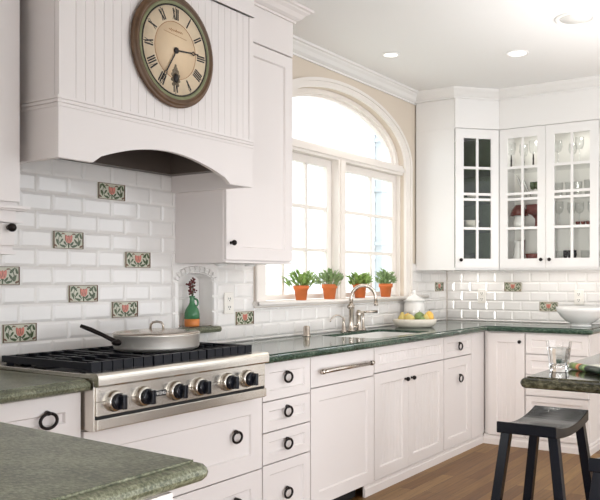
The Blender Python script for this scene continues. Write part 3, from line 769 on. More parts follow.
sweep('moulding_band', [(HX0, YW - .02), (HX0, YH), (HXR, YH)][::1], mp, M['cab'], hd)
sweep('crown', [(HX0, YW - .02), (HX0, YH - .008), (HXR, YH - .008), (HXR, 2.594)], crown_prof(2.695), M['cab'], hd)

# clock
ck = thing('wall_clock', 'large round clock with roman numerals hung on the hood', 'clock', (2.280, YH - .005, 2.245))
cc = Vector((2.281, YH - .005, 2.243)); ck.location = cc; ck.scale = (1, 1, 1.055)
RX = Matrix.Rotation(PI / 2, 3, 'X')
def disc(prof, name, m, par, seg=56): return MB().lathe(prof, cc, seg, T=RX, cap=False).build(name, m, par)
R0 = .228
rim = disc([(R0 * .82, .0), (R0 * .985, .0), (R0, .008), (R0 * .995, .014), (R0 * .975, .018), (R0 * .96, .016), (R0 * .945, .023), (R0 * .92, .027), (R0 * .895, .024), (R0 * .885, .019), (R0 * .87, .0215), (R0 * .855, .019), (R0 * .82, .016), (R0 * .82, .0)], 'rim', M['clockrim'], ck)
disc([(R0 * .862, .012), (R0 * .855, .0205), (R0 * .825, .0195), (R0 * .80, .018), (R0 * .795, .01)], 'green_ring', M['patina'], ck)
disc([(R0 * .80, .010), (R0 * .797, .0194), (R0 * .775, .0190), (R0 * .77, .01)], 'inner_bezel', M['ink'], ck)
fz = .017
face = disc([(R0 * .785, .008), (R0 * .785, fz), (0, fz)], 'dial', M['clockface'], ck)
disc([(R0 * .50, fz), (R0 * .50, fz + .0006), (0, fz + .0006)], 'dial_centre', M['clockmid'], face)
b = MB()
def stroke(x0, z0, x1, z1, w, y0=fz + .0002, y1=fz + .0014, bb=None):
    d = Vector((x1 - x0, z1 - z0)); n = Vector((-d.y, d.x)).normalized() * w * .5
    P = [(x0 + n.x, z0 + n.y), (x1 + n.x, z1 + n.y), (x1 - n.x, z1 - n.y), (x0 - n.x, z0 - n.y)]
    (bb or b).prism(P, lambda x, z: (cc.x + x, cc.y - y0, cc.z + z), lambda x, z: (cc.x + x, cc.y - y1, cc.z + z))
NUM = ['XII', 'I', 'II', 'III', 'IIII', 'V', 'VI', 'VII', 'VIII', 'IX', 'X', 'XI']
r0, r1 = R0 * .54, R0 * .735
for i, s in enumerate(NUM):
    b = MB()
    th = 2 * PI * i / 12; er = Vector((math.sin(th), math.cos(th))); et = Vector((math.cos(th), -math.sin(th)))
    W = {'I': .0092, 'V': .017, 'X': .017}; tot = sum(W[c] for c in s); u = -tot / 2
    for ch in s:
        w = W[ch]; c0 = u + w / 2; u += w
        P = lambda t, r: (er * r + et * t)
        def S(t0, ra, t1, rb, wd):
            p, q = P(t0, ra), P(t1, rb); stroke(p.x, p.y, q.x, q.y, wd)
        if ch == 'I': S(c0, r0, c0, r1, .0056)
        elif ch == 'V': S(c0 - .005, r1, c0, r0, .0060); S(c0 + .005, r1, c0, r0, .0018)
        else: S(c0 - .006, r1, c0 + .006, r0, .0060); S(c0 + .006, r1, c0 - .006, r0, .0018)
    p = er * (R0 * .76); stroke(p.x - er.x * .004, p.y - er.y * .004, p.x, p.y, .003)
    b.build('numeral', M['ink'], face, weld=False)
b = MB()
for i in range(48):
    a0, a1 = 2 * PI * i / 48, 2 * PI * (i + 1) / 48; r = R0 * .50
    stroke(r * math.cos(a0), r * math.sin(a0), r * math.cos(a1), r * math.sin(a1), .0022)
x = -.040
for i in range(24):                                            # illegible maker's script and flourish
    xa, xb = -.038 + i * .0032, -.038 + (i + 1) * .0032
    za, zb_ = .078 - .1 * xa * 0 + .006 * math.sin(i * 2.1) * (1.3 if i in (3, 4, 12, 13) else .7), .078 + .006 * math.sin((i + 1) * 2.1) * (1.3 if i in (3, 4, 12, 13) else .7)
    stroke(xa, za, xb, zb_, .0016)
stroke(-.066, .066, .062, .056, .0014)
b.build('dial_lines', M['rust'], face, weld=False)
# pendulum window
b = MB(); Tw = RX
b.lathe([(.0, fz + .001), (.019, fz + .001), (.022, fz + .003), (.024, fz + .0015)], (cc.x, cc.y, cc.z - .112), 20, T=RX @ Matrix.Diagonal((.85, 1.15, 1)))
for dx, dz, r in ((0, -.052, .011), (-.010, -.062, .009), (.010, -.062, .009), (0, -.040, .006), (-.018, -.074, .007), (.018, -.074, .007), (-.02, -.092, .006), (.02, -.092, .006), (-.014, -.108, .006), (.014, -.108, .006)):
    b.lathe([(0, fz + .0025), (r * .8, fz + .002), (r * 1.15, fz)], (cc.x + dx, cc.y, cc.z + dz * 1.12 - .016), 12, T=RX)
po = b.build('pendulum_surround', mat('pendulum_metal', (.17, .13, .085), .5, vary=.5, vscale=120), face)
MB().lathe([(0, fz + .0042), (.0145, fz + .004), (.0145, fz + .002)], (cc.x, cc.y, cc.z - .112), 18, T=RX @ Matrix.Diagonal((.85, 1.15, 1))).build('pendulum_window', M['ink'], po)
def hand(ang, length, wide, name, y):
    b = MB(); d = Vector((math.sin(ang), math.cos(ang))); n = Vector((d.y, -d.x))
    L = lambda t, s: d * t + n * s
    def st(p, q, w): stroke(p.x, p.y, q.x, q.y, w, y, y + .0018, b)
    st(L(-.012, 0), L(length * .70, 0), wide)
    m0, m1, m2 = L(length * .68, 0), L(length * .80, 0), L(length, 0)
    for sg in (-1, 1): st(m0, L(length * .77, sg * .0075), wide * .6); st(L(length * .77, sg * .0075), L(length * .86, 0), wide * .6)
    st(L(length * .84, 0), m2, wide * .7)
    b.lathe([(0, y + .0025), (.011, y + .002), (.013, y - .001)], cc, 16, T=RX)
    b.build(name, M['ink'], ck, weld=False)
hand(math.radians(84), .128, .0058, 'hour_hand', fz + .004)
hand(math.radians(211), .156, .0052, 'minute_hand', fz + .0068)

# ------------------------------------------------------------------ wall cabinets A
def sidecab():
    t = thing('wall_cabinet', 'tall white wall cabinet between the hood and the window', 'cabinet', (3.05, YW, 1.36))
    F = FA(2.617)
    b = MB(); b.fbox(F, 2.790, 3.322, -.330, 0, 1.357, ZC - .001); b.build('carcass', M['cab'], t)
    b = MB(); b.fbox(F, 2.790, 3.322, 0, .021, 2.506, ZC - .001); b.build('frieze', M['cab'], t)
    d = shaker(F, 2.793, 3.319, 1.372, 2.497, 'door', t, .062); knob(F, 2.826, 1.456, d)
    b = MB(); b.fbox(F, 2.790, 3.323, 0, .018, 1.357, 1.366); b.build('bottom_rail', M['cab'], t)
    sweep('crown', [(2.89, 2.596), (3.322, 2.596), (3.322, YW - .0005)], crown_prof(2.695), M['cab'], t)
    for x in (2.97, 3.2): MB().lathe([(.03, 1.345), (.03, 1.3565)], (x, 2.80, 0), 16).build('puck_light', M['lampoff'], t)
sidecab()
t = thing('wall_cabinet', 'pale wall cabinet with little drawer beneath, at the picture edge beside the hood', 'cabinet', (1.45, YW, 1.36))
t['label'] = 'pale wall cabinet with a little drawer beneath, cut off by the picture edge'
F = FA(2.62)
b = MB(); b.fbox(F, 1.10, 1.699, -.318, .0, 1.548, ZC - .001); b.fbox(F, 1.10, 1.698, -.318, -.004, 1.488, 1.548); b.fbox(F, 1.10, 1.695, -.318, -.018, 1.372, 1.486); b.build('carcass', M['cab'], t)
shaker(F, 1.12, 1.698, 1.56, 2.66, 'door', t, .10)
b = MB(); b.fbox(F, 1.10, 1.735, -.31, .030, 1.534, 1.545); b.fbox(F, 1.10, 1.728, -.31, .016, 1.528, 1.534); b.fbox(F, 1.10, 1.724, -.31, .006, 1.484, 1.490); b.build('moulding_shelf', M['cab'], t)
b = MB(); b.fbox(F, 1.12, 1.693, -.018, -.002, 1.398, 1.480); d = b.build('drawer', M['cab'], t, .002); knob(F, 1.668, 1.464, d, n=-.002, r=.016)
b = MB(); b.fbox(F, 1.10, 1.697, -.30, .002, 1.366, 1.378); b.build('bottom_board', M['cab'], t)

# ------------------------------------------------------------------ glazed cabinets in the corner and on wall B
ZB0, ZB1 = 1.346, 2.466
SH = (1.668, 1.908, 2.146)
def glazed(F, a0, a1, z0, z1, parent, kn, bars, st=.066, mid=None, rt=.072):
    b = MB(); T0, T1 = .0, .02
    b.fbox(F, a0, a0 + st, T0, T1, z0, z1); b.fbox(F, a1 - st, a1, T0, T1, z0, z1)
    b.fbox(F, a0 + st, a1 - st, T0, T1, z0, z0 + rt); b.fbox(F, a0 + st, a1 - st, T0, T1, z1 - rt, z1)
    mid = (a0 + a1) / 2
    b.fbox(F, mid - .010, mid + .010, T0 + .003, T1 - .002, z0 + rt, z1 - rt)
    for z in bars: b.fbox(F, a0 + st, a1 - st, T0 + .0035, T1 - .0025, z - .010, z + .010)
    d = b.build('door', M['trim_lit_cab'], parent)
    g = MB(); g.fbox(F, a0 + st, a1 - st, .007, .009, z0 + rt, z1 - rt); g.build('pane', M['cabglass'], d)
    knob(F, kn, z0 + .062, d); return d
BARS = (2.156, 1.948, 1.905, 1.676)
# corner
cc_ = thing('corner_wall_cabinet', 'angled white corner wall cabinet with one glazed door', 'cabinet', (5.65, 2.65, ZB0))
pent = [(5.377, YW - .011), (5.377, 2.594), (5.64, 2.325), (XW - .011, 2.325), (XW - .011, YW - .011)]
pin = [(5.395, YW - .029), (5.395, 2.605), (5.648, 2.343), (XW - .029, 2.343), (XW - .029, YW - .029)]
b = MB()
fz_ = lambda z: (lambda x, y: (x, y, z))
b.prism(pent, fz_(ZB0), fz_(ZB0 + .020)); b.prism(pent, fz_(ZB1), fz_(ZC - .001))
b.prism([pent[0], pent[1], pin[1], pin[0]], fz_(ZB0 + .02), fz_(ZB1))
b.prism([pent[2], pent[3], pin[3], pin[2]], fz_(ZB0 + .02), fz_(ZB1))
b.build('carcass', M['trim_lit_cab'], cc_)
b = MB(); b.prism([pent[0], pin[0], pin[4], pent[4]], fz_(ZB0 + .021), fz_(ZB1 - .001)); b.prism([pent[4], pin[4], pin[3], pent[3]], fz_(ZB0 + .021), fz_(ZB1 - .001))
b.prism([pin[0], (5.396, YW - .029), (5.396, 2.62), (5.3952, 2.62)], fz_(ZB0 + .021), fz_(ZB1 - .001))
for i in (0,): b.prism(offset_poly(pin, [-.0005] * 5), fz_(ZB0 + .0205), fz_(ZB0 + .022))
b.build('back_panel', M['sage'], cc_)
for z in SH: MB().prism(offset_poly(pin, [-.002] * 5), fz_(z), fz_(z + .016)).build('shelf', M['sage'], cc_)
glazed(FD, .004, DL - .010, ZB0 + .018, ZB1 - .004, cc_, .042, BARS)
b = MB(); b.fbox(lambda a, n, z: (5.377 - n, a, z), 2.60, YW - .012, 0, .004, ZB1 - .003, ZB1 + .003); b.build('side_bead', M['trim_lit_cab'], cc_)
b = MB(); b.fbox(FD, .0, DL + .008, 0, .02, ZB1 + .003, ZC - .001); b.build('fascia', M['trim_lit_cab'], cc_)
CPB = [(n + .02 if n > 0 else 0, z) for n, z in crown_prof(2.700, p=.075)]
sweep('crown', [(5.377, YW - .02), (5.377, 2.594), (5.64, 2.325), (5.64, 2.3251)][:3], CPB, M['trim_lit_cab'], cc_)
# wall B
XB = 5.64; FBu = FB(XB)
wb = thing('glazed_wall_cabinet', 'white wall cabinet with two glazed doors full of glassware', 'cabinet', (5.8, 1.92, ZB0))
b = MB(); y0, y1 = 1.500, 2.322; xb = XW - .011
b.box(XB, xb, y0, y1, ZB0, ZB0 + .02); b.box(XB, xb, y0, y1, ZB1, ZC - .001); b.box(XB, xb, y0, y0 + .018, ZB0 + .02, ZB1); b.box(XB, xb, y1 - .018, y1, ZB0 + .02, ZB1)
b.box(XB, XB + .02, 1.922, 1.938, ZB0 + .02, ZB1)
b.build('carcass', M['trim_lit_cab'], wb)
MB().box(xb - .012, xb, y0 + .018, y1 - .018, ZB0 + .02, ZB1).build('back_panel', M['cabin'], wb)
for z in SH: MB().box(XB + .022, xb - .012, y0 + .019, y1 - .019, z + .006, z + .016).build('shelf', M['crystal'], wb)
for yy in (1.72, 2.12): MB().lathe([(.03, ZB1 - .012), (.03, ZB1 - .0005)], (5.76, yy, 0), 16).build('cabinet_fill_puck', M['lamp'], wb)  # glowing discs added to brighten the cabinet interior
glazed(FBu, 1.9325, 2.312, ZB0 + .018, ZB1 - .004, wb, 1.964, BARS); glazed(FBu, 1.523, 1.9295, ZB0 + .018, ZB1 - .004, wb, 1.897, BARS)
b = MB(); b.fbox(FBu, 1.5, 2.322, 0, .02, ZB1 + .003, ZC - .001); b.build('fascia', M['trim_lit_cab'], wb)
sweep('crown', [(5.64, 2.325), (5.64, 1.500), (XW - .001, 1.50)], CPB, M['trim_lit_cab'], wb)

# contents of the glazed cabinets
def goblet(x, y, z, label, group, h=.19, r=.034, stem='bronze', bowl='crystal', foot=.03):
    t = thing('goblet', label, 'glass', (x, y, z), group)
    MB().lathe([(.004, z + h * .50), (r * .7, z + h * .56), (r, z + h * .72), (r * .92, z + h), (r * .88, z + h), (r * .94, z + h * .72), (r * .6, z + h * .575), (0, z + h * .52)], (x, y, 0), 14).build('bowl', M[bowl], t)
    MB().lathe([(0, z), (foot, z), (foot, z + .003), (.008, z + .010), (.0055, z + h * .25), (.008, z + h * .3), (.0055, z + h * .36), (.005, z + h * .51)], (x, y, 0), 12).build('stem', M[stem], t)
def tumbler(x, y, z, label, group, h=.10, r=.034, m='crystal'):
    o = MB().lathe([(0, z), (r * .8, z), (r, z + h), (r * .93, z + h), (r * .74, z + .008), (0, z + .008)], (x, y, 0), 14).build('tumbler', M[m])
    tag(o, label, 'glass', group)
def bowl(x, y, z, label, group, r=.07, h=.07, m='maroon', name='bowl', turned=False):
    pr = [(0, 0), (r * .45, 0), (r * .5, h * .1), (r * .8, h * .45), (r, h), (r * .96, h), (r * .75, h * .5), (r * .4, h * .16), (0, h * .13)]
    if turned: pr = [(a, h - q) for a, q in pr]
    o = MB().lathe([(a, z + q) for a, q in pr], (x, y, 0), 22).build(name, M[m]); tag(o, label, 'bowl', group)
s0, s1, s2, s3 = ZB0 + .0205, SH[0] + .0165, SH[1] + .0165, SH[2] + .0165
for i, (x, y) in enumerate(((5.70, 2.245), (5.82, 2.185), (5.70, 2.060), (5.82, 1.99))):
    goblet(x, y, s3, ['dark stemmed goblet on the top shelf by the corner post', 'dark stemmed goblet on the top shelf, second from the corner', 'dark stemmed goblet on the top shelf, third from the corner', 'dark stemmed goblet on the top shelf, by the middle stile'][i], 'dark stemmed goblets on the top shelf', .205, .037)
for i, (y, tl) in enumerate(((2.205, .42), (2.165, .40))):     # plates leaning
    T = Matrix.Rotation(.25, 3, 'Z') @ Matrix.Rotation(PI / 2 - .42 + .04 * i, 3, 'X')
    o = MB().lathe([(0, 0), (.06, .0), (.098, .010), (.098, .013), (.06, .005), (0, .005)], (5.80, y, s2 + .098), 28, T=T).build('plate', M['porc'])
    tag(o, ['white plate leaning against the corner side on the second shelf', 'white plate leaning in front of another on the second shelf'][i], 'plate', 'leaning plates')
for i, y in enumerate((2.075, 2.035, 1.995)):
    goblet(5.73, y, s2, ['small goblet with a dark bowl, beside the leaning plates', 'small goblet with a dark bowl, in the middle of three', 'small goblet with a dark bowl, next to the middle stile'][i], 'small dark goblets', .12, .024, 'crystal', 'leafink', .02)
bowl(5.76, 2.20, s1 + .10, 'maroon bowl upside down on the white pitcher on the third shelf', None, .075, .085, turned=True)
o = MB().lathe([(0, s1), (.045, s1), (.05, s1 + .04), (.04, s1 + .08), (.046, s1 + .0995), (0, s1 + .0995)], (5.76, 2.20, 0), 20).build('pitcher', M['porc']); tag(o, 'white pitcher under the maroon bowl on the third shelf', 'pitcher')
o = MB().lathe([(0, s1), (.03, s1), (.012, s1 + .02), (.012, s1 + .07), (.04, s1 + .10), (.075, s1 + .115), (.085, s1 + .18), (.08, s1 + .18), (0, s1 + .13)], (5.76, 2.055, 0), 20).build('compote', M['maroon']); tag(o, 'footed maroon compote on the third shelf by the middle stile', 'bowl')
bowl(5.76, 2.06, s0, 'broad maroon bowl on the bottom shelf', None, .085, .11)
o = MB().lathe([(0, s0), (.035, s0), (.05, s0 + .06), (.036, s0 + .15), (.03, s0 + .19), (.04, s0 + .215), (0, s0 + .215)], (5.77, 2.21, 0), 20).build('vase', M['porc']); tag(o, 'tall white vase on the bottom shelf by the corner post', 'vase')
o = MB().lathe([(0, s0), (.012, s0), (.018, s0 + .05), (.012, s0 + .13), (.016, s0 + .22), (0, s0 + .222)], (5.72, 2.15, 0), 14).build('candlestick', M['maroon']); tag(o, 'slim maroon candlestick beside the tall white vase', 'candlestick')
gl3 = 'clear glasses behind the end door'
pos = {s3: ((1.86, .19), (1.77, .17), (1.69, .20), (1.60, .19)), s2: ((1.86, .10), (1.80, .11), (1.71, .10), (1.65, .12), (1.59, .10)), s1: ((1.85, .19), (1.78, .19), (1.69, .18), (1.62, .19))}
ORD = ['first', 'second', 'third', 'fourth', 'fifth']
for z, nm in ((s3, 'top'), (s2, 'second'), (s1, 'third')):
    for i, (y, h) in enumerate(pos[z]):
        lab = 'clear %s on the %s shelf of the end door, %s from its knob side' % ('tumbler' if z == s2 else 'goblet', nm, ORD[i])
        if z == s2: tumbler(5.72 + .08 * (i % 2), y, z, lab, gl3, h)
        else: goblet(5.70 + .09 * (i % 2), y, z, lab, gl3, h, .034, 'crystal')
for i, y in enumerate((1.70, 1.66, 1.62)):
    bowl(5.69, y, s1, ['small reddish cup on the third shelf nearest the door middle bar', 'small reddish cup on the third shelf between two others', 'small reddish cup on the third shelf nearest the cabinet end'][i].replace('nearest', 'next to'), 'small reddish cups', .019, .03, 'maroon', 'cup')
for i, y in enumerate((1.80, 1.765, 1.73)):
    goblet(5.70, y, s0, 'little black footed glass on the bottom shelf, %s from the knob side' % ORD[i], 'little black footed glasses', .13, .018, 'black', 'black', .02)
for i, y in enumerate((1.865, 1.665, 1.575)):
    tumbler(5.78, y, s0, ['clear tumbler on the bottom shelf beside the black glasses', 'clear tumbler on the bottom shelf on the far side of the black glasses', 'clear tumbler on the bottom shelf by the cabinet end'][i], 'clear tumblers on the bottom shelf', .13, .04)
bowl(5.66, 2.58, s1, 'dim bowl on the third shelf of the angled corner cabinet', None, .07, .07, 'cream')
bowl(5.64, 2.56, s2, 'small pale bowl on the second shelf of the angled corner cabinet', None, .05, .05, 'cream')
bowl(5.63, 2.62, s0, 'large glass bowl at the bottom of the angled corner cabinet', None, .09, .12, 'crystal', 'glass_bowl')

# ------------------------------------------------------------------ outlets
def outlet(F, a, z, label):
    t = thing('outlet', label, 'outlet', F(a, .010, z))
    b = MB(); b.fbox(F, a - .038, a + .038, .0102, .017, z - .060, z + .060); p = b.build('cover_plate', M['ivory'], t, .003)
    for dz in (-.024, .024):
        b = MB(); b.fbox(F, a - .017, a + .017, .017, .0195, z + dz - .015, z + dz + .015); s = b.build('socket', M['ivory'], p, .003)
        b = MB()
        for da in (-.007, .007): b.fbox(F, a + da - .0018, a + da + .0018, .0192, .0200, z + dz - .003, z + dz + .008)
        b.fbox(F, a - .003, a + .003, .0192, .0200, z + dz - .012, z + dz - .007); b.build('slots', M['dark'], s)
outlet(FA(YW), 3.178, 1.139, 'ivory outlet between the arched niche and the window')
outlet(FB(XW), 2.605, 1.128, 'ivory outlet on the tiles near the inside corner')
outlet(FB(XW), 1.765, 1.130, 'ivory outlet on the tiles above the wide white bowl')

# ------------------------------------------------------------------ potted plants on the sill
def pot(x, y, label, kind, sc=1.0):
    z = SILL
    t = thing('potted_plant', label, 'plant', (x, y, z), 'potted plants on the window sill')
    h, rt, rb = .095 * sc, .050 * sc, .034 * sc
    p = MB().lathe([(0, z), (rb, z), (rt * .88, z + h * .72), (rt, z + h * .72), (rt * 1.03, z + h * .98), (rt * .98, z + h), (rt * .90, z + h), (rt * .86, z + h * .85), (0, z + h * .85)], (x, y, 0), 28).build('pot', M['terra'], t)
    MB().lathe([(0, z + h * .852), (rt * .87, z + h * .9), (rt * .60, z + h * .93), (0, z + h * .95)], (x, y, 0), 18).build('soil', M['soil'], t)
    b = MB(); rnd = random.Random(hash(kind) if not isinstance(kind, int) else kind * 17 + 3)
    def leaf(p, d, l, w, th=.25):
        d = d.normalized(); s = d.cross(Vector((0, 0, 1)));
        if s.length < .05: s = Vector((1, 0, 0))
        s.normalize(); u = s.cross(d)
        pr = [(0, .12), (.25, .7), (.55, 1.), (.82, .62), (1, .05)]
        vs = []
        for q, wd in pr:
            c = p + d * l * q + u * (-.10 * l * q * q)
            vs += [c + s * w * wd * .5, c + u * w * wd * th, c - s * w * wd * .5, c - u * w * wd * th * .5]
        fs = [(4 * i + k, 4 * i + (k + 1) % 4, 4 * i + 4 + (k + 1) % 4, 4 * i + 4 + k) for i in range(4) for k in range(4)] + [(3, 2, 1, 0), (16, 17, 18, 19)]
        b.add(vs, fs, 0, True)
    N, spread, ht, ll, lw = {1: (84, 1.45, .125, .058, .024), 2: (130, 1.42, .126, .040, .019), 3: (110, 1.2, .100, .044, .026), 4: (140, 1.15, .126, .038, .019)}[kind]
    base = Vector((x, y, z + h * .9))
    for i in range(N):
        a = rnd.uniform(0, 2 * PI); el = rnd.uniform(.12, 1.0) if kind != 1 else rnd.uniform(.25, 1.0)
        rr = spread * .072 * sc * rnd.uniform(.15, 1.) ** .6
        pz_ = ht * sc * rnd.uniform(.12, .88) * (1.1 - .35 * rr / .07)
        p = base + Vector((rr * math.cos(a), rr * math.sin(a) * .8, pz_))
        d = Vector((math.cos(a) * (1 - el * .6), math.sin(a) * (1 - el * .6), el + .1))
        leaf(p - d.normalized() * ll * .4, d, ll * sc * rnd.uniform(.8, 1.25), lw * sc * rnd.uniform(.8, 1.2))
    for i in range(7):
        a = 2 * PI * i / 7 + rnd.random(); rr = .05 * spread * sc
        b.tube([base + Vector((.008 * math.cos(a), .008 * math.sin(a), -.012)), base + Vector((rr * .5 * math.cos(a), rr * .5 * math.sin(a), ht * .45)), base + Vector((rr * math.cos(a), rr * .8 * math.sin(a), ht * .8))], [.0035, .003, .0022], 5)
    b.build('foliage', M['leaf'] if kind in (1, 3) else M['leaf2'], t)
YP = 2.925
pot(3.828, YP, 'terracotta pot with upright pointed leaves, by the tall cabinet', 1, .98)
pot(4.140, YP, 'terracotta pot with a wide spiky plant, in front of the mullion', 2, 1.05)
pot(4.515, YP, 'terracotta pot with low rounded leaves, seen through the faucet arch', 3, 1.05)
pot(4.872, YP, 'terracotta pot with a compact bushy plant, by the canister', 4, 1.05)

# ------------------------------------------------------------------ vase in the niche
vx, vy, vz = 2.936, 2.968, NS + .0035
t = thing('flower_vase', 'green and orange pottery jug with dark red flowers in the niche', 'vase', (vx, vy, vz))
MB().lathe([(0, vz), (.042, vz), (.045, vz + .010), (.0465, vz + .045)], (vx, vy, 0), 26).build('glazed_foot', M['vorange'], t)
body = MB().lathe([(0, vz + .045), (.0465, vz + .045), (.046, vz + .075), (.040, vz + .100), (.024, vz + .125), (.016, vz + .140), (.014, vz + .165), (.019, vz + .180), (.016, vz + .181), (.010, vz + .165), (0, vz + .160)], (vx, vy, 0), 26).build('jug_body', M['vgreen'], t)
b = MB(); q = []
for i in range(9):
    a = PI * .62 - PI * 1.25 * i / 8; q.append(Vector((vx, vy, vz + .140)) + r_ * (.017 + .020 * math.cos(a)) + Vector((0, 0, .024 * math.sin(a))))
b.tube(q, .006, 8); b.build('jug_handle', M['vgreen'], body)
b = MB(); rnd = random.Random(5)
st_ = [(-.012, .06), (.004, .085), (-.018, .10), (.018, .055), (.0, .11), (-.004, .04), (.012, .095)]
for dx, dz in st_:
    top = Vector((vx, vy, vz + .170)) + r_ * dx + Vector((0, 0, dz)); b.tube([Vector((vx, vy, vz + .16)), (Vector((vx, vy, vz + .18)) + top) / 2 + r_ * .003, top], .0018, 5, 1)
    for k in range(7):
        c0 = top + Vector((rnd.uniform(-.014, .014), rnd.uniform(-.012, .012), rnd.uniform(-.026, .008)))
        b.ball(c0, rnd.uniform(.005, .009), 7, 5, 0, sc=(1, 1, .8))
b.build('flowers', [M['petal'], M['leafink']], t)
t.scale = (.87, .87, .90); t.location.x -= .008

# ------------------------------------------------------------------ canister and fruit bowl
x, y = 5.175, 2.845; z = ZT
t = thing('canister', 'white lidded canister behind the fruit dish', 'canister', (x, y, z))
MB().lathe([(0, z), (.070, z), (.082, z + .03), (.086, z + .10), (.082, z + .165), (.074, z + .180), (.078, z + .186), (.070, z + .188), (0, z + .188)], (x, y, 0), 32).build('jar', M['porc'], t)
MB().lathe([(0, z + .189), (.088, z + .189), (.090, z + .196), (.080, z + .204), (.045, z + .224), (.018, z + .238), (.012, z + .246), (.016, z + .258), (.012, z + .272), (0, z + .276)], (x, y, 0), 32).build('lid', M['porc'], t)
x, y = 4.945, 2.715; A = Matrix.Rotation(math.atan2(r_.y, r_.x), 3, 'Z') @ Matrix.Diagonal((1, .72, 1))
o = MB().lathe([(0, 0), (.120, 0), (.148, .010), (.162, .036), (.166, .060), (.161, .063), (.154, .050), (.138, .020), (.11, .012), (0, .011)], (x, y, ZT), 36, T=A).build('fruit_dish', M['cream'])
tag(o, 'low oval cream dish holding fruit on the worktop', 'dish')
def fruit(name, dr, df, dz, m, label, r=.034, sc=(1, 1, 1), pear=False):
    p = Vector((x, y, ZT + .013)) + r_ * dr + f_ * df; q = MB()
    if pear: q.lathe([(0, 0), (r * .6, r * .1), (r, r * .8), (r * .85, r * 1.4), (r * .45, r * 2.0), (r * .28, r * 2.4), (0, r * 2.5)], (p.x, p.y, p.z + dz), 16)
    else: q.lathe([(0, 0), (r * .5, r * .12), (r * .87, r * .5), (r, r), (r * .85, r * 1.5), (r * .45, r * 1.86), (0, r * 2.05)], (p.x, p.y, p.z + dz), 16, sx=sc[0], sy=sc[1])
    t = thing(name, label, 'fruit', p, 'fruit in the cream dish')
    q.build('skin', M[m], t)
    MB().tube([(p.x, p.y, p.z + dz + r * (2.4 if pear else 1.98)), (p.x + .003, p.y, p.z + dz + r * (2.4 if pear else 1.98) + .010)], .0022, 6).build('stem', M['brownink'], t)
fruit('pear', -.094, -.008, .012, 'pear', 'yellow pear at the window end of the fruit dish', .036, pear=True)
fruit('lemon', -.040, -.046, .006, 'pear', 'dull yellow round fruit second along in the dish', .041)
fruit('lemon', -.052, .044, .006, 'lemon', 'yellow fruit at the back of the dish before the canister', .042)
fruit('artichoke', .036, .012, .014, 'artich', 'dark green fruit in the middle of the dish', .044)
fruit('lemon', .110, .022, .012, 'lemon', 'bright golden fruit highest in the dish', .048, sc=(.75, .75, 1))
fruit('lime', .052, -.066, .018, 'artich', 'small green fruit low at the front rim of the dish', .026)
fruit('pear', .082, -.030, .030, 'pear', 'small pear at the corner end of the fruit dish', .025, pear=True)
# wide bowl on wall B worktop
t = thing('serving_bowl', 'wide white serving bowl on the short worktop', 'bowl', (5.66, 1.668, ZT))
x, y = 5.66, 1.668
MB().lathe([(0, ZT), (.078, ZT), (.080, ZT + .010), (.072, ZT + .018), (0, ZT + .019)], (x, y, 0), 36).build('foot', M['porc'], t)
MB().lathe([(0, ZT + .019), (.070, ZT + .019), (.110, ZT + .040), (.150, ZT + .075), (.180, ZT + .118), (.190, ZT + .146), (.187, ZT + .148), (.174, ZT + .120), (.145, ZT + .080), (.105, ZT + .046), (0, ZT + .026)], (x, y, 0), 44).build('bowl_body', M['porc'], t)

# ------------------------------------------------------------------ islands
IZ = ZT
o = thing('kitchen_island', 'island with a thick dark granite top in front of the drawers', 'island', (3.4, .3, 0))
slab('island_top', rounded([(2.638, -.5), (4.3, -.5), (4.3, 1.012), (2.638, 1.012)], {3: .03}), [False] * 20, IZ, M['stone3'], o, prof=[(-.026, 0), (-.026, -.004), (-.016, -.005), (-.006, -.010), (0, -.020), (0, -.027), (-.006, -.038), (-.016, -.043)])
MB().box(3.22, 4.15, -.4, .70, .001, IZ - .0435).build('island_base', M['cab'], o)
pe = thing('peninsula', 'green granite topped peninsula close to the camera', 'island', (.6, 1.5, 0))
pe['label'] = 'pale peninsula with a green granite top, at the bottom corner of the photo'
slab('peninsula_top', rounded([(.12, 1.078), (1.120, 1.078), (1.178, 2.05), (.12, 2.05)], {1: .025}), [False] * 20, IZ, M['stone2'], pe, prof=[(-.030, 0), (-.030, -.005), (-.022, -.006), (-.010, -.010), (-.003, -.017), (0, -.026), (-.003, -.034), (-.010, -.041), (-.020, -.045)])
FP = FA(1.125)
b = MB(); b.box(.20, 1.045, 1.125, 1.98, .001, IZ - .0455); bs = b.build('peninsula_base', M['cab'], pe)
shaker(FP, .22, .62, .10, .86, 'door', pe, .06, t=.016); shaker(FP, .63, 1.043, .10, .86, 'door', pe, .06, t=.016)

# tumbler of water and magazine on the island
tx, ty = 2.869, .932
t = thing('water_tumbler', 'clear tumbler half full of water on the dark island top', 'glass', (tx, ty, IZ))
def octo(prof, name, m):
    return MB().lathe([(r, IZ + .001 + z) for r, z in prof], (tx, ty, 0), 10, smooth=False).build(name, m, t)
octo([(0, 0), (.034, 0), (.037, .006), (.038, .020), (.037, .024), (.050, .118), (.0475, .118), (.0345, .030), (0, .026)], 'glass_body', M['wglass'])
MB().lathe([(0, IZ + .0275), (.0335, IZ + .0315), (.0425, IZ + .092), (0, IZ + .092)], (tx, ty, 0), 10, smooth=False).build('water', M['water'], t)
t = thing('rolled_magazine', 'rolled green magazine with orange band beside the water tumbler', 'magazine', (2.9, .85, IZ))
mc = Vector((2.964, .905, IZ + .0145)); mdir = Vector((-.64, -.77, 0)).normalized()
L_ = [(-.004, .045, 'magcover', 'cover'), (.045, .066, 'magorange', 'orange_band'), (.066, .072, 'magdark', 'dark_stripe'), (.072, .105, 'leaf2', 'green_band'), (.105, .30, 'magdark', 'dark_cover')]
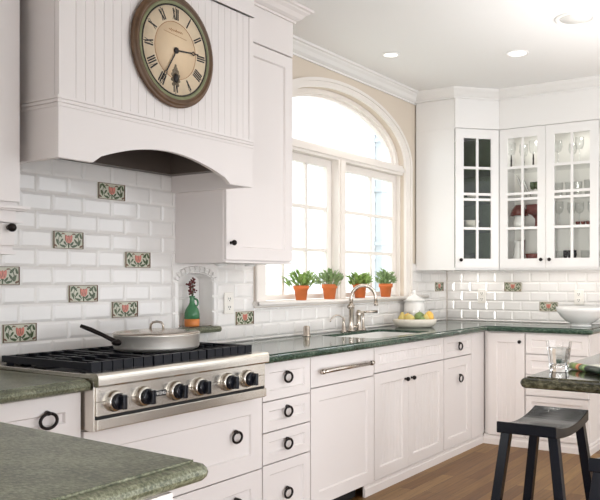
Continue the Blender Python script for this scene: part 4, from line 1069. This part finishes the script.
for a0, a1, m, nm in L_:
    b = MB(); T = Matrix.Rotation(math.atan2(mdir.y, mdir.x), 3, 'Z') @ Matrix.Rotation(PI / 2, 3, 'Y')
    b.lathe([(0, a0), (.0135, a0), (.0135, a1), (0, a1)], mc, 20, T=T @ Matrix.Diagonal((1.0, 1.5, 1)), smooth=True); b.build(nm, M[m], t)
b = MB(); pp = mc + Vector((0, 0, .004)); s_ = Vector((-mdir.y, mdir.x, 0))
for k in range(3):
    zz = -.010 + .004 * k
    b.prism([(-.01, 0), (.16, .0), (.16, .10), (-.01, .11)], lambda u, w: tuple(mc + mdir * u + s_ * (w + .015) + Vector((0, 0, zz))), lambda u, w: tuple(mc + mdir * u + s_ * (w + .015) + Vector((0, 0, zz + .0012))))
b.build('pages', M['paper'], t)

# ------------------------------------------------------------------ stools
def make_stool():
    t = thing('saddle_stool', 'x', 'stool', (0, 0, 0), 'black saddle stools at the island')
    w, l, zt = .135, .245, .65
    b = MB(); N = 14; K = 8
    def P(i, k, bot):
        x = -l + 2 * l * i / N; yv = -w + 2 * w * k / K; u = x / l
        z = zt - .034 + .034 * u * u - (.0 if not bot else .050 - .010 * (1 - u * u)); return (x, yv, z)
    v = [P(i, k, 0) for i in range(N + 1) for k in range(K + 1)] + [P(i, k, 1) for i in range(N + 1) for k in range(K + 1)]
    o = (N + 1) * (K + 1); ix = lambda i, k: i * (K + 1) + k; f = []
    for i in range(N):
        for k in range(K): f += [(ix(i, k), ix(i + 1, k), ix(i + 1, k + 1), ix(i, k + 1)), (o + ix(i, k), o + ix(i, k + 1), o + ix(i + 1, k + 1), o + ix(i + 1, k))]
        f += [(ix(i, 0), ix(i + 1, 0), o + ix(i + 1, 0), o + ix(i, 0)), (ix(i, K), ix(i + 1, K), o + ix(i + 1, K), o + ix(i, K))]
    for k in range(K): f += [(ix(0, k), ix(0, k + 1), o + ix(0, k + 1), o + ix(0, k)), (ix(N, k), ix(N, k + 1), o + ix(N, k + 1), o + ix(N, k))]
    b.add(v, f); b.build('seat', M['stool'], t, .004)
    for sx in (-1, 1):
        for sy in (-1, 1):
            b = MB(); top = Vector((sx * .190, sy * .106, .606)); bot = Vector((sx * .235, sy * .185, .0)); hw = .021
            vs = [(p.x + a * hw, p.y + c * hw, p.z) for p in (bot, top) for a, c in ((-1, -1), (1, -1), (1, 1), (-1, 1))]
            b.add(vs, [(3, 2, 1, 0), (4, 5, 6, 7)] + [(i, (i + 1) % 4, 4 + (i + 1) % 4, 4 + i) for i in range(4)]); b.build('leg', M['stool'], t, .003)
    for sx in (-1, 1):
        z = .10; x = sx * .228; MB().box(x - .011, x + .011, -.165, .165, z - .018, z + .018).build('stretcher', M['stool'], t)
    for sy in (-1, 1):
        MB().box(-.215, .215, sy * .167 - .010, sy * .167 + .010, .13, .16).build('stretcher', M['stool'], t)
    return t
s1_ = make_stool(); s1_.location = (3.335, 1.152, 0); s1_['label'] = 'black saddle stool standing clear of the island, whole seat in view'
s2_ = copy_tree(s1_); s2_.location = (2.868, .612, 0); s2_['label'] = 'black saddle stool tucked at the island end, mostly outside the picture'

# ------------------------------------------------------------------ ceiling lights
def downlight(x, y, r, label, lit):
    t = thing('recessed_light', label, 'ceiling light', (x, y, ZC), 'recessed ceiling lights')
    MB().lathe([(r, ZC - .0005), (r, ZC - .004), (r * .92, ZC - .009), (r * .78, ZC - .006), (r * .76, ZC - .0005)], (x, y, 0), 32, cap=False).build('trim_ring', M['trim_lit_cab'], t)
    MB().lathe([(0, ZC - .003), (r * .76, ZC - .003), (r * .76, ZC - .0008), (0, ZC - .0008)], (x, y, 0), 28).build('lens', M['lamp'] if lit else M['lampoff'], t)
downlight(4.33, 2.56, .062, 'small lit recessed light above the window crown', True)
downlight(4.73, 1.82, .080, 'lit recessed light on the ceiling before the glazed cabinet', True)
downlight(4.27, 1.29, .120, 'large unlit recessed light at the edge of the photo', False)

# ------------------------------------------------------------------ light, camera, view
w = bpy.data.worlds.new('sky'); bpy.context.scene.world = w; w.use_nodes = True
bg = w.node_tree.nodes['Background']; bg.inputs['Color'].default_value = (.94, .97, 1., 1); bg.inputs['Strength'].default_value = 1.45
def area(name, loc, target, size, sy, power, col):
    l = bpy.data.lights.new(name, 'AREA'); l.shape = 'RECTANGLE'; l.size = size; l.size_y = sy; l.energy = power; l.color = col
    o = bpy.data.objects.new(name, l); C.objects.link(o); o.location = loc
    o.rotation_euler = (Vector(target) - Vector(loc)).to_track_quat('-Z', 'Y').to_euler(); return o
bl = area('ceiling_bounce_fill', (4.0, .50, 1.3), (4.05, .75, ZC), 1.3, 1.0, 7.2, (1, .985, .97)); bl.data.spread = math.radians(105)  # unseen uplight added to brighten the ceiling
rl = area('rear_fill', (.6, -2.4, .42), (3.7, 2.36, .05), 1.6, .7, 5.5, (.97, .97, 1)); rl.data.spread = math.radians(48)  # unseen fill lamp added low at the rear for the base fronts
for yy in (1.72, 2.12): area('cabinet_fill_light', (5.76, yy, ZB1 - .014), (5.79, yy, 1.4), .06, .06, .28, (1, .96, .9))  # added lamps that fill the inside of the glazed cabinet
fl = area('side_fill', (-1.3, .15, .80), (5.4, 1.9, .65), 1.2, 1.0, 8, (1, .97, .94)); fl.data.spread = math.radians(48)  # unseen fill lamp added to lift the lower fronts on wall B
for x0, y0, a, b in ((5.80, 1.92, .08, .7), (5.78, 2.62, .12, .4)):
    ul = area('undercabinet_light', (x0, y0, ZB0 - .004), (x0, y0, 0), a, b, .32, (1, .95, .89))
s = bpy.data.lights.new('sun', 'SUN'); s.energy = 2.0; s.angle = math.radians(50); s.color = (1, .97, .93)
so = bpy.data.objects.new('sun', s); C.objects.link(so); so.rotation_euler = Vector((-.45, -1, -.75)).to_track_quat('-Z', 'Y').to_euler()
for nm, x, y, e in (('downlight_a', 4.33, 2.50, 6), ('downlight_b', 4.73, 1.82, 10)):
    l = bpy.data.lights.new(nm, 'SPOT'); l.energy = e; l.spot_size = math.radians(120); l.spot_blend = .6; l.shadow_soft_size = .06; l.color = (1, .88, .74)
    o = bpy.data.objects.new(nm, l); C.objects.link(o); o.location = (x, y, ZC - .02)

cam = bpy.data.cameras.new('camera'); co = bpy.data.objects.new('camera', cam); C.objects.link(co)
co.location = (0, 0, H); co.rotation_euler = (PI / 2, 0, -(PI / 2 - math.atan2(.5098105, .8602867)))
cam.sensor_fit = 'HORIZONTAL'; cam.sensor_width = 36; cam.lens = 752.6088 / 600 * 36
cam.shift_x = -90 / 600; cam.shift_y = 29 / 600; cam.clip_start = .02
sc = bpy.context.scene; sc.camera = co
sc.cycles.transparent_max_bounces = 40; sc.cycles.max_bounces = 16
vs = sc.view_settings; vs.view_transform = 'Standard'; vs.look = 'None'; vs.exposure = .97; vs.gamma = 1; vs.use_curve_mapping = False
